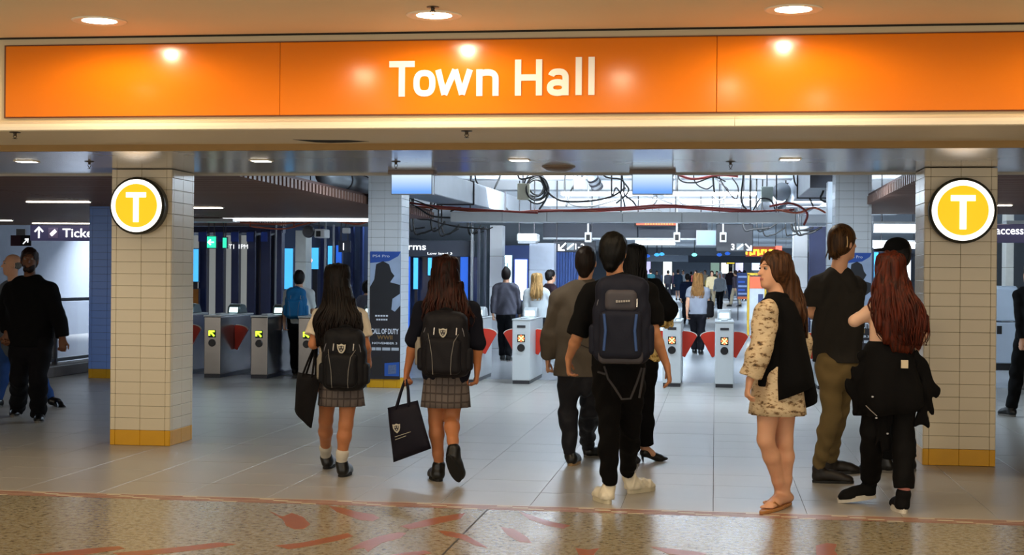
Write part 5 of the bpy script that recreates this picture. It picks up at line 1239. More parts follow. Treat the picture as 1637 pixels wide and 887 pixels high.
# ------------------------------------------------------------------ schoolgirl in white blouse
def girl_white():
    Y = 10.75; P = P_(Y); fL, fR = heel_from(522, 750), heel_from(546, 763)
    J = dict(head=P(540, 447), neck=P(541, 484), shL=P(513, 497), shR=P(573, 497), elL=P(501, 550, -.05), wrL=P(516, 543, .17), elR=P(584, 553, 0), wrR=P(588, 571, .19),
             hipL=P(527, 592), hipR=P(560, 592), knL=P(521, 672, .16), knR=P(553, 678, -.02), anL=atY(521, 730, fL[1] + .05), anR=atY(546, 740, fR[1] + .05))
    F = Fig(J, yaw(0), hw=.155, ww=.118, cw=.135, limb=.98, hs=.97)
    r = person_root('schoolgirl with long dark hair in white blouse and grey skirt walking to the gates', P(540, 750))
    make_body(F, r, SKIN['tan'], HB, [('L', F.fw + F.sd * .3, -Z, dict(curl=1.0, thumb=1)), ('R', F.fw * .6 - Z * .5, -F.sd, dict(curl=1.0, thumb=-1))])
    wb = cloth('white_blouse_cotton', 'D6CBB8')
    sdf_obj('blouse', F.torso(.014) + F.arm('L', .016, 0, .72, .035) + F.arm('R', .016, 0, .72, .035), HB, wb, r, disp=folds(.0035, 32, 22), cuts=[(F.J['neck'] + Z * .025, Z)])
    pl = plaid()
    c0, c1 = F.wst - Z * .02, P(546, 648)
    sk = [(c0 * (1 - u) + c1 * u + F.fw * .0, .125 + .048 * u ** .8, .095 + .055 * u ** .8, F.sd, F.fw, 14, .012 + .03 * u) for u in np.linspace(0, 1, 9)]
    loft('skirt', sk, pl, r)
    H = hair_mat('hair_dark_brown', '060403', '1E100A')
    stn = [(P(541, 485, -.07), .115, .05), (P(542, 505, -.10), .165, .05), (P(541, 522, -.10), .185, .05), (P(541, 540, -.10), .17, .04), (P(542, 556, -.10), .14, .03)]
    join_into(locks(F, stn, 120, .0085, .012, 3), 'hair', hair_cap(F, 1.04) + [cone(F.J['head'] - F.hfw * .045 - Z * .03, stn[0][0], .09, .105, .03, F.fw, .62), cone(stn[0][0], stn[2][0], .105, .165, .03, F.fw, .24), cone(stn[2][0], stn[3][0], .165, .145, .03, F.fw, .22)], HB, H, r, disp=folds(.003, 4, 70, 1))
    ws = cloth('white_sock', 'C9C2B4')
    for k, f, td in (('L', fL, (-.12, 1)), ('R', fR, (-.05, 1))):
        sdf_obj('sock', F.leg(k, .006, 1.72, 2.0), .007, ws, r)
        shoe(r, f + np.array([0, -.0, .0]), td, F.J['an' + k], black_shoe(), M('black_rubber', '0A0A0A', .7), L=.245)
    backpack('black school backpack with silver crest on the schoolgirl in white blouse', atY(551, 575, Y - .20), .30, .45, .17, F.fw, cloth('black_nylon', '121216', .6, bs=90), cloth('black_webbing', '0C0C0E', .8), F, crestw=.065, bottle=True)
    Yt = Y - .02
    tote('black cloth tote hanging from the forearm of the schoolgirl in white blouse', atY(476, 596, Yt + .06), atY(513, 602, Yt - .10), atY(497, 684, Yt - .12), atY(471, 655, Yt + .05), atY(504, 556, Yt + .03), cloth('black_canvas', '100E10', .9), .10)
def plaid():
    if 'grey_plaid' in MATS: return MATS['grey_plaid']
    m = cloth('grey_plaid', '6B625E'); nt = m.node_tree; N = nt.nodes; L = nt.links; b = N['Principled BSDF']
    tc = N.new('ShaderNodeTexCoord'); prev = b.inputs['Base Color'].links[0].from_socket
    for ax, sc in (('X', 7), ('Z', 5)):
        w = N.new('ShaderNodeTexWave'); w.bands_direction = ax; w.inputs['Scale'].default_value = sc; w.inputs['Distortion'].default_value = .6; L.new(tc.outputs['Object'], w.inputs['Vector'])
        rp = N.new('ShaderNodeValToRGB'); rp.color_ramp.elements[0].position = .86; rp.color_ramp.elements[1].position = .95; L.new(w.outputs['Fac'], rp.inputs[0])
        mx = N.new('ShaderNodeMix'); mx.data_type = 'RGBA'; mx.inputs['B'].default_value = hexc('4C4442') + (1,); L.new(prev, mx.inputs['A']); L.new(rp.outputs[0], mx.inputs['Factor']); prev = mx.outputs['Result']
    L.new(prev, b.inputs['Base Color']); return m

# ------------------------------------------------------------------ schoolgirl in dark jumper
def girl_dark():
    Y = 10.62; P = P_(Y); fL = heel_from(702, 770); fR = heel_from(724, 752)
    J = dict(head=P(713, 436), neck=P(713, 474), shL=P(677, 487), shR=P(752, 488), elL=P(662, 545), wrL=P(651, 592, .03), elR=P(763, 548, -.02), wrR=P(763, 588, .0),
             hipL=P(696, 588), hipR=P(732, 588), knL=P(697, 672, .05), knR=P(722, 668, .02), anL=atY(702, 742, fL[1] + .05), anR=P(725, 716, -.20))
    F = Fig(J, yaw(0), hw=.165, ww=.128, cw=.15, limb=1.02, hs=1.0)
    r = person_root('schoolgirl with auburn dark hair in navy jumper carrying a tote', P(712, 770))
    make_body(F, r, SKIN['tan'], HB, [('L', -Z + F.sd * -.15, F.sd, dict(curl=1.1, thumb=-1)), ('R', -Z - F.sd * .05, -F.sd, dict(curl=.45, thumb=1))])
    jm = cloth('navy_jumper_wool', '12141F', .95)
    sdf_obj('jumper', F.torso(.018) + F.arm('L', .020, 0, 1.05, .006) + F.arm('R', .020, 0, 1.08, .006), HB, jm, r, disp=folds(.004, 30, 20, 2), cuts=[(F.J['neck'] + Z * .025, Z)])
    for q in (0, 1): MB().tube([F.J['elR'] * (.55 + .1 * q) + F.J['shR'] * (.45 - .1 * q) + np.array([.056 * math.cos(a), .056 * math.sin(a), .006 * math.sin(a)]) for a in np.linspace(0, 2 * math.pi, 20)], .006, 6, cap=False).build('sleeve_stripe', M('pale_stripe', '9A96B8', .8), r)
    c0, c1 = F.wst - Z * .02, P(712, 650)
    loft('skirt', [(c0 * (1 - u) + c1 * u, .132 + .05 * u ** .8, .10 + .05 * u ** .8, F.sd, F.fw, 13, .01 + .025 * u) for u in np.linspace(0, 1, 9)], plaid(), r)
    H = hair_mat('hair_auburn', '0C0504', '4E2010')
    stn = [(P(713, 470, -.06), .125, .05), (P(716, 490, -.08), .165, .05), (P(719, 508, -.09), .175, .04), (P(722, 522, -.09), .15, .03)]
    join_into(locks(F, stn, 120, .0095, .022, 5), 'hair', hair_cap(F, 1.10) + [cone(F.J['head'] - F.hfw * .04 - Z * .03, stn[0][0], .10, .12, .03, F.fw, .62), cone(stn[0][0], stn[2][0], .12, .15, .03, F.fw, .26)], HB, H, r, disp=folds(.004, 30, 40, 1))
    shoe(r, fL, (-.38, 1), F.J['anL'], black_shoe(), M('black_rubber', '0A0A0A', .7), L=.25, bulk=1.08)
    # raised trailing foot: heel lifted, sole turned to the back
    a = F.J['anR']; td = nrm([.42, 1.0, 0]); hl = a - Z * .05 - td * .075
    shoe(r, hl, td, a, black_shoe(), MATS['black_rubber'], L=.25, bulk=1.08, pitch=.95)
    backpack('black school backpack with keyrings on the schoolgirl in navy jumper', atY(712, 551, Y - .20), .325, .47, .17, F.fw, cloth('black_nylon_worn', '17161B', .6, bs=90), MATS['black_webbing'], F, crestw=.06, bottle=True)
    c = atY(699, 514, Y - .33)
    Yt = Y - .04
    tote('navy paper tote with silver crest in the hand of the schoolgirl in navy jumper', atY(620, 653, Yt), atY(668, 641, Yt - .03), atY(689, 717, Yt - .03), atY(629, 739, Yt), atY(649, 607, Yt + .05), cloth('navy_paper', '15131F', .55), .09, crest_at=(.40, .26, .06))

# ------------------------------------------------------------------ man with big backpack
def man_backpack():
    Y = 9.78; P = P_(Y); fL = heel_from(974, 806); fR = heel_from(1004, 789)
    J = dict(head=P(981, 403), neck=P(986, 442), shL=P(944, 463), shR=P(1034, 459), elL=P(923, 538, -.03), wrL=P(909, 573, .10), elR=P(1046, 532, -.03), wrR=P(1066, 584, .05),
             hipL=P(970, 592), hipR=P(1008, 592), knL=P(974, 688, .03), knR=P(1007, 684, .20), anL=atY(973, 778, fL[1] + .06), anR=atY(1004, 760, fR[1] + .06))
    F = Fig(J, yaw(0), hw=.155, ww=.145, cw=.175, limb=1.0, hs=1.06, hfw=yaw(-14))
    r = person_root('man in black shirt and trousers with a large backpack and white sneakers', P(985, 806))
    make_body(F, r, SKIN['olive'], HB, [('L', -Z + F.fw * .25, F.sd, dict(curl=.55, thumb=-1)), ('R', -Z + F.sd * .2 + F.fw * .1, -F.sd, dict(curl=.35, thumb=1))])
    bk = cloth('black_jersey', '08080A', .95)
    sdf_obj('shirt', F.torso(.02) + F.arm('L', .030, 0, .98, .012) + F.arm('R', .030, 0, .82, .012), HB, bk, r, disp=folds(.005, 28, 18, 3), cuts=[(F.J['neck'] + Z * .02, Z)])
    sdf_obj('trousers', [cone(F.pel - Z * .04, F.pel + Z * .12, .165, .15, .05, F.fw, .72)] + F.leg('L', .016, 0, 1.93) + F.leg('R', .016, 0, 1.93), HB, cloth('black_trouser', '060506', .95), r, disp=folds(.0045, 40, 18, 4))
    H = hair_mat('hair_black_short', '020202', '0C0909')
    sdf_obj('hair', hair_cap(F, 1.05, face=1.0) + [ell(F.J['head'] + F.hup * .07 + F.hfw * .03, [.075, .08, .05], F.hax(), .02), cone(F.J['head'] - F.hfw * .055 - Z * .02, F.J['head'] - F.hfw * .062 - Z * .088, .066, .05, .02)], .007, H, r, disp=folds(.0015, 70, 95, 1))
    wl = M('cream_leather', 'E2DAC4', .5, var=.08, bump=.1); ws = M('cream_rubber', 'CFC7AE', .6)
    shoe(r, fL, (-.42, 1), F.J['anL'], wl, ws, L=.285, sole=.045, bulk=1.12, collar=.050, disp=folds(.0035, 75, 55, 1))
    shoe(r, fR, (.75, 1), F.J['anR'], wl, ws, L=.285, sole=.045, bulk=1.12, collar=.050, disp=folds(.0035, 75, 55, 2))
    b = backpack('large slate and navy backpack worn by the man with white sneakers', atY(994, 512, Y - .235), .345, .56, .20, F.fw, cloth('navy_nylon', '191C2A', .65, bs=90), cloth('black_webbing', '0C0C0E', .8), F, piping=False, style='daypack')
    c = atY(996, 482, Y - .385)
    for k in range(6): MB().box(c[0] - .045 + k * .0155, c[0] - .034 + k * .0155, c[1] - .004, c[1] + .01, c[2] - .007 + .001 * k, c[2] + .006 + .001 * k + .003 * (k == 0)).build('stitched_letter', M('thread_grey', 'A8A4A0', .7), b)
    for pts in ([(966, 585), (972, 605), (984, 622), (994, 638), (1008, 637), (1018, 612), (1026, 588)], [(1030, 588), (1026, 612), (1022, 636)], [(955, 594), (968, 598)]):
        MB().tube([atY(*p, Y - .19) for p in pts], .008, 6).build('loose_strap', M('strap_grey', '2E2C30', .8), b)

# ------------------------------------------------------------------ man in dark jacket
def man_jacket():
    Y = 11.75; P = P_(Y); fL = heel_from(912, 745); fR = heel_from(934, 731)
    J = dict(head=P(937, 419), neck=P(935, 450), shL=P(895, 472), shR=P(966, 472), elL=P(880, 535), wrL=P(876, 572, .06), elR=P(982, 535), wrR=P(980, 575, .08),
             hipL=P(912, 592), hipR=P(944, 592), knL=P(908, 656, .04), knR=P(942, 655, .20), anL=atY(911, 728, fL[1] + .06), anR=atY(938, 714, fR[1] + .06))
    F = Fig(J, yaw(0), hw=.165, ww=.165, cw=.185, limb=1.02, hs=1.04, hfw=yaw(-10))
    r = person_root('man with short brown hair in grey brown jacket and dark jeans', P(925, 745))
    make_body(F, r, SKIN['fair'], HB, [('L', -Z, F.sd, dict(curl=.7, thumb=-1)), ('R', -Z, -F.sd, dict(curl=.6, thumb=1))])
    jk = cloth('grey_brown_jacket', '5E564D', .8, bs=30)
    sdf_obj('jacket', F.torso(.034) + [cone(F.wst, F.pel + Z * .0, .19, .19, .05, F.fw, .72), cone(F.pel, F.pel - Z * .045, .19, .192, .02, F.fw, .72, flat=True), cone(F.J['neck'] - Z * .04, F.J['neck'] + Z * .012, .085, .072, .03, flat=True)] + F.arm('L', .028, 0, 1.98, .004) + F.arm('R', .028, 0, 1.98, .004), HB, jk, r, disp=folds(.005, 26, 16, 5), cuts=[(F.pel - Z * .045, -Z)])
    MB().tube([P(915, 545, -.17), P(940, 556, -.175), P(966, 548, -.16)], .004, 6).build('jacket_seam', M('seam_dark', '2A2622', .8), r)
    sdf_obj('jeans', [cone(F.pel - Z * .04, F.pel + Z * .10, .175, .165, .05, F.fw, .74)] + F.leg('L', .018, 0, 1.97) + F.leg('R', .018, 0, 1.97), HB, cloth('coated_dark_denim', '22232A', .5, bs=25, bump=.3), r, disp=folds(.007, 36, 20, 6))
    sdf_obj('hair', hair_cap(F, 1.0) + [cone(F.J['head'] - F.hfw * .05 - Z * .02, F.J['head'] - F.hfw * .056 - Z * .082, .062, .048, .02)], .007, hair_mat('hair_brown_short', '120C09', '2E2019'), r, disp=folds(.0012, 75, 95, 1))
    bm = black_shoe(); sm = M('tan_sole', '9A8058', .6)
    shoe(r, fL, (.1, 1), F.J['anL'], bm, sm, L=.28); shoe(r, fR, (.8, .8), F.J['anR'], bm, M('grey_sole', '6A6660', .6), L=.28, pitch=.12)

# ------------------------------------------------------------------ woman in black beside them
def woman_black():
    Y = 12.1; P = P_(Y); fR = heel_from(1026, 738); fL = heel_from(1008, 744)
    J = dict(head=P(1015, 414), neck=P(1016, 446), shL=P(985, 462), shR=P(1046, 458), elL=P(978, 515), wrL=P(985, 555, .1), elR=P(1066, 496, -.05), wrR=P(1048, 525, .18),
             hipL=P(1000, 580), hipR=P(1030, 580), knL=P(1003, 655, .08), knR=P(1030, 655), anL=atY(1008, 722, fL[1]), anR=atY(1028, 712, fR[1]))
    F = Fig(J, yaw(-8), hw=.165, ww=.135, cw=.155, hs=.98)
    r = person_root('woman in black with puffed sleeve and gold floral cuff wearing high heels', P(1018, 742))
    h = .010
    make_body(F, r, SKIN['fair'], h, [('L', F.fw, -Z), ('R', F.fw - F.sd * .3, -Z)], [F.foot(J['anR'], fR + np.array([.12, .06, .02]))])
    bk = MATS['black_jersey'] if 'black_jersey' in MATS else cloth('black_jersey', '08080A', .95)
    sdf_obj('blouse', F.torso(.025) + F.arm('L', .04, 0, 1.2) + [cone(J['shR'], J['elR'], .075, .095, .04), cone(J['elR'], J['elR'] * .7 + J['wrR'] * .3, .085, .06, .03)], h, bk, r, disp=folds(.004, 30, 25, 4), cuts=[(F.J['neck'] + Z * .01, Z)])
    fl = ramp_mat('gold_floral_cloth', [(.35, '3A2A14'), (.45, 'B08A3C'), (.58, 'E2C884'), (.7, '6A4A1C')], 38, rough=.6, detail=3)
    sdf_obj('floral_cuff', [ell(P(1054, 511, -.06), [.075, .06, .065], None, .02), ell(P(1068, 513, -.03), [.045, .05, .06], None, .02)], h, fl, r, disp=folds(.008, 60, 55, 1))
    sdf_obj('floral_hem', [cone(P(1026, 560, 0), P(1026, 578, 0), .15, .155, .02, F.fw, .7, flat=True)], h, fl, r)
    sdf_obj('trousers', [cone(F.pel - Z * .04, F.pel + Z * .12, .17, .15, .05, F.fw, .74)] + F.leg('L', .018, 0, 1.95, .02) + F.leg('R', .018, 0, 1.95, .02), h, cloth('black_trouser', '060506', .95), r, disp=folds(.004, 30, 18, 4))
    stn = [(P(1016, 446, -.08), .10, .05), (P(1018, 475, -.10), .12, .05), (P(1019, 505, -.10), .10, .04)]
    join_into(locks(F, stn, 60, .010, .010, 8), 'hair', hair_cap(F, 1.06) + [cone(F.J['head'] - F.hfw * .04, stn[1][0], .095, .11, .03, F.fw, .5)], h, hair_mat('hair_black', '040303', '120C0A'), r)
    for f, td in ((fR, (.9, .5)), (fL, (.2, 1))):
        td = nrm([td[0], td[1], 0]); s0 = np.array([f[0], f[1], .075])
        o = sdf_obj('high_heel', [ell(s0 + td * .02, [.035, .03, .032], [td, np.cross(Z, td), Z], .02), cone(s0 + td * .03, s0 + td * .16 - Z * .05, .032, .036, .03), ell(s0 + td * .19 - Z * .055, [.05, .036, .018], [td, np.cross(Z, td), Z], .02)], .008, black_shoe(), r)
        MB().tube([s0 + td * .005 - Z * .01, np.array([f[0], f[1], .0]) + td * .012], [.014, .005], 8).build('stiletto', black_shoe(), o)

# ------------------------------------------------------------------ woman in patterned blouse looking back
def woman_pattern():
    Y = 9.80; P = P_(Y); hL, tL = atZ(1262, 807), atZ(1217, 822)
    J = dict(head=P(1237, 433), neck=P(1243, 471), shL=P(1225, 490, -.16), shR=P(1262, 487, .12), elL=P(1217, 556, -.20), wrL=P(1199, 606, -.19), elR=P(1282, 548, .10), wrR=P(1276, 598, .15),
             hipL=P(1232, 622, -.045), hipR=P(1253, 620, .06), knL=P(1224, 703, -.06), knR=P(1254, 705, .06), anL=atY(1248, 788, hL[1] - .05), anR=P(1254, 786, .16))
    F = Fig(J, yaw(62), hw=.165, ww=.130, cw=.145, limb=1.03, hs=1.02, hfw=nrm(yaw(118) + Z * .02))
    r = person_root('brown haired woman in patterned blouse and black vest looking back over her shoulder', P(1240, 812))
    tR = atZ(1226, 806); tR = np.array([tR[0], J['anR'][1] - .12, 0])
    def bare(an, heel, toe):
        x = nrm(toe - heel); y = np.cross(Z, x); b = heel * .3 + toe * .7
        Q = [cone(an, heel + x * .03 + Z * .035, .032, .030, .02), cone(heel + Z * .028, heel * .5 + toe * .5 + Z * .026, .028, .030, .02), cone(an + x * .02 - Z * .02, b + Z * .022, .026, .024, .03), cone(heel * .5 + toe * .5 + Z * .02, b + Z * .016, .033, .040, .02, Z, .5)]
        for i, (q, L) in enumerate(((-.028, .062), (-.012, .058), (.002, .052), (.015, .045), (.027, .036))): Q.append(cone(b + y * q + Z * .015, b + x * L + y * q * 1.15 + Z * .010, .010, .012 if i == 0 else .0085, .006))
        return Q
    hR = np.array([J['anR'][0] + .03, J['anR'][1] + .04, .0])
    sol = Z * .022
    b = make_body(F, r, SKIN['fair'], .0075, [('L', -Z - F.sd * .1 + np.array([-.15, 0, 0]), np.array([1, .2, 0]), dict(curl=.45, thumb=-1)), ('R', -Z, -F.sd)], [bare(J['anL'], hL + sol, tL + sol), bare(J['anR'], hR + sol, tR + sol)])
    lips(b, F, M('lip_rose', 'B0685A', .45, var=0)); eyes(F, r)
    pat = ramp_mat('tan_print_blouse', [(.32, '3A2E22'), (.40, '8A6C4A'), (.45, 'CDB794'), (.58, 'D8C4A2'), (.63, '9A7A56'), (.70, '5A4632')], 15, rough=.75, detail=6, stretch=(1, 1, 2.2))
    vk = cloth('black_vest_cloth', '08080A', .95)
    sdf_obj('blouse_sleeve', F.arm('L', .030, 0, 1.93, .010) + [ell(F.J['shL'] + Z * .012 - np.array([0, .02, 0]), [.075, .075, .07], None, .03)], .0085, pat, r, disp=folds(.004, 26, 22, 2))
    sdf_obj('blouse_sleeve', F.arm('R', .014, 0, 1.9, .014), .0085, pat, r, disp=folds(.004, 26, 22, 2))
    sdf_obj('vest_yoke', F.torso(.022) + [cone(F.J['neck'] - Z * .05, F.J['neck'] + Z * .012, .085, .068, .03, flat=True)], .0085, vk, r, disp=folds(.003, 26, 22, 2), cuts=[(F.pel + Z * .02, -Z)])
    c0, c1 = P(1243, 584), P(1243, 662)
    loft('shorts', [(c0 * (1 - u) + c1 * u, .15 + .035 * u, .165 + .035 * u, np.array([1., 0, 0]), np.array([0, 1., 0]), 9, .01 + .035 * u) for u in np.linspace(0, 1, 7)], pat, r)
    sx = np.array([1., 0, 0]); fy = np.array([0, 1., 0])
    rings = []
    for u, cx_, cy_, a_, b_, tl in ((0, 1245, 474, .060, .10, .0), (.08, 1249, 483, .090, .150, .0), (.25, 1257, 508, .100, .190, .0), (.5, 1261, 550, .115, .22, .05), (.8, 1264, 602, .145, .245, .20), (1, 1265, 628, .152, .25, .40)):
        rings.append((P(cx_, cy_, .02), a_, b_, sx + Z * tl, fy, 5, .015 * u))
    loft('vest', rings, vk, r)
    loft('vest_tail', [(P(1285, 600, .08), .06, .08, sx, fy, 4, .03), (P(1291, 630, .08), .065, .085, sx - Z * .1, fy, 4, .05), (P(1294, 648, .08), .05, .08, sx + Z * .45, fy, 4, .06)], vk, r)
    H = hair_mat('hair_brown_ombre', '1E110A', '6A4428')
    stn = [(P(1256, 455, .05), .055, .07), (P(1262, 478, .04), .075, .08), (P(1266, 502, .02), .075, .08), (P(1270, 522, .02), .06, .07), (P(1275, 540, .02), .045, .05)]
    F.hsd0, F.hfw0 = F.hsd, F.hfw
    hb = hair_cap(F, 1.11, face=1.05) + [cone(F.J['head'] - F.hfw * .05, stn[0][0], .090, .085, .03), cone(stn[0][0], stn[2][0], .085, .085, .03, fy, .8), cone(stn[2][0], stn[4][0], .085, .045, .03, fy, .7)]
    join_into(locks(F, stn, 90, .0095, .014, 9), 'hair', hb, .008, H, r, disp=folds(.003, 5, 60, 1))
    tp = P(1246, 776, 0); d = nrm(CAM - tp); sd = np.cross(d, Z)
    c = F.J['anL'] * .86 + F.J['knL'] * .14; c = c + d * .037
    MB().prism([c + sd * .016 * math.cos(a) + Z * .018 * math.sin(a) for a in np.linspace(0, 2 * math.pi, 12)[:-1]], d * .003).build('tattoo', M('tattoo_ink', '1E2226', .6), r)
    tanl = M('tan_sandal_leather', 'B07A44', .5, var=.1)
    for hh, tt in ((hL, tL), (hR, tR)):
        x = nrm(tt - hh); y = np.cross(Z, x); L = np.linalg.norm(tt - hh) + .045; o0 = hh - x * .03
        pts = [(L / 2 + L / 2 * math.cos(a), .046 * math.sin(a) * (1 - .18 * (math.cos(a) < -.1))) for a in np.linspace(0, 2 * math.pi, 21)[:-1]]
        s = MB().prism([o0 + x * p + y * q + Z * .001 for p, q in pts], Z * .02).build('sandal', tanl, r, bev=.003)
        tp_ = o0 + x * L * .78 + Z * .02
        for q in (-1, 1): MB().tube([tp_ + Z * .005, tp_ - x * .05 + y * q * .03 + Z * .042, tp_ - x * .10 + y * q * .044 + Z * .01], .006, 6).build('strap', tanl, s, smooth=True)

# ------------------------------------------------------------------ man in grey T-shirt
def man_grey():
    Y = 11.05; P = P_(Y); fL = heel_from(1299, 771); fR = heel_from(1320, 757)
    J = dict(head=P(1348, 388), neck=P(1340, 428), shL=P(1308, 449, -.06), shR=P(1368, 450, .08), elL=P(1298, 500, .04), wrL=P(1312, 508, .27), elR=P(1354, 508, -.04), wrR=P(1374, 496, .22),
             hipL=P(1326, 582, -.03), hipR=P(1352, 582, .06), knL=P(1330, 660, -.04), knR=P(1342, 655, .18), anL=atY(1308, 747, fL[1]), anR=atY(1328, 736, fR[1]))
    F = Fig(J, yaw(-28), hw=.155, ww=.145, cw=.165, limb=1.0, hs=1.08, hfw=yaw(-52))
    r = person_root('tall man with tied brown hair in charcoal shirt and olive trousers', P(1330, 770))
    make_body(F, r, SKIN['fair'], HB, [('L', F.fw, -Z, dict(curl=.6)), ('R', F.fw + Z * .2, -Z, dict(curl=.8))])
    sdf_obj('shirt', F.torso(.022) + [cone(F.wst, F.pel + Z * .02, .165, .170, .05, F.fw, .74), cone(F.pel + Z * .03, F.pel + Z * .015, .17, .17, .01, F.fw, .74, flat=True)] + F.arm('L', .026, 0, .62, .02) + F.arm('R', .026, 0, .66, .02), HB, cloth('charcoal_cotton', '2C2A28', .95), r, disp=folds(.005, 20, 24, 3), cuts=[(F.J['neck'] + Z * .025, Z), (F.pel + Z * .015, -Z)])
    sdf_obj('trousers', [cone(F.pel - Z * .04, F.pel + Z * .10, .165, .155, .05, F.fw, .76)] + F.leg('L', .014, 0, 1.96) + F.leg('R', .014, 0, 1.96), HB, cloth('olive_chino', '6C5C3C', .85, bs=25, bump=.2), r, disp=folds(.005, 42, 18, 5))
    H = hair_mat('hair_tied_brown', '1E120A', '6E4A24')
    c, f, u, d, A = F.J['head'], F.hfw, F.hup, F.hsd, F.hax()
    rb = [cone(c - f * .06 - Z * .02, c - f * .085 - Z * .075, .06, .04, .03), ell(c - f * .088 - Z * .05, [.045, .04, .05], A, .02)]
    mb = MB(); rng = np.random.default_rng(4)
    for i in range(60):
        a = rng.uniform(-1.5, 1.5); p0 = c + u * .10 + f * .05 + d * a * .03; p1 = c + u * .06 - f * .05 + d * math.sin(a) * .088; p2 = c - f * .092 - u * .03 + d * a * .02
        p3 = p2 - u * rng.uniform(.03, .10) + d * rng.uniform(-.05, .05) - f * rng.uniform(-.01, .02)
        mb.tube([p0, p0 * .4 + p1 * .6 + u * .025, p1 - f * .012, p2 - f * .02, p3], [.004, .008, .009, .008, .003], 5)
    join_into(mb, 'hair', hair_cap(F, 1.04) + rb, .008, H, r)
    MB().tube([c + u * .02 * math.cos(t) + d * (.094) * math.sin(t) * 1.0 - f * .045 + u * .085 * math.cos(t) for t in np.linspace(-1.9, 1.9, 20)], .0045, 6).build('hair_band', M('pale_band', 'C8A878', .5), r)
    bm = M('brown_black_leather', '17110E', .45)
    shoe(r, fL, (1, .05), F.J['anL'], bm, black_shoe(), L=.30, sole=.02); shoe(r, fR, (1, .35), F.J['anR'], bm, black_shoe(), L=.29)

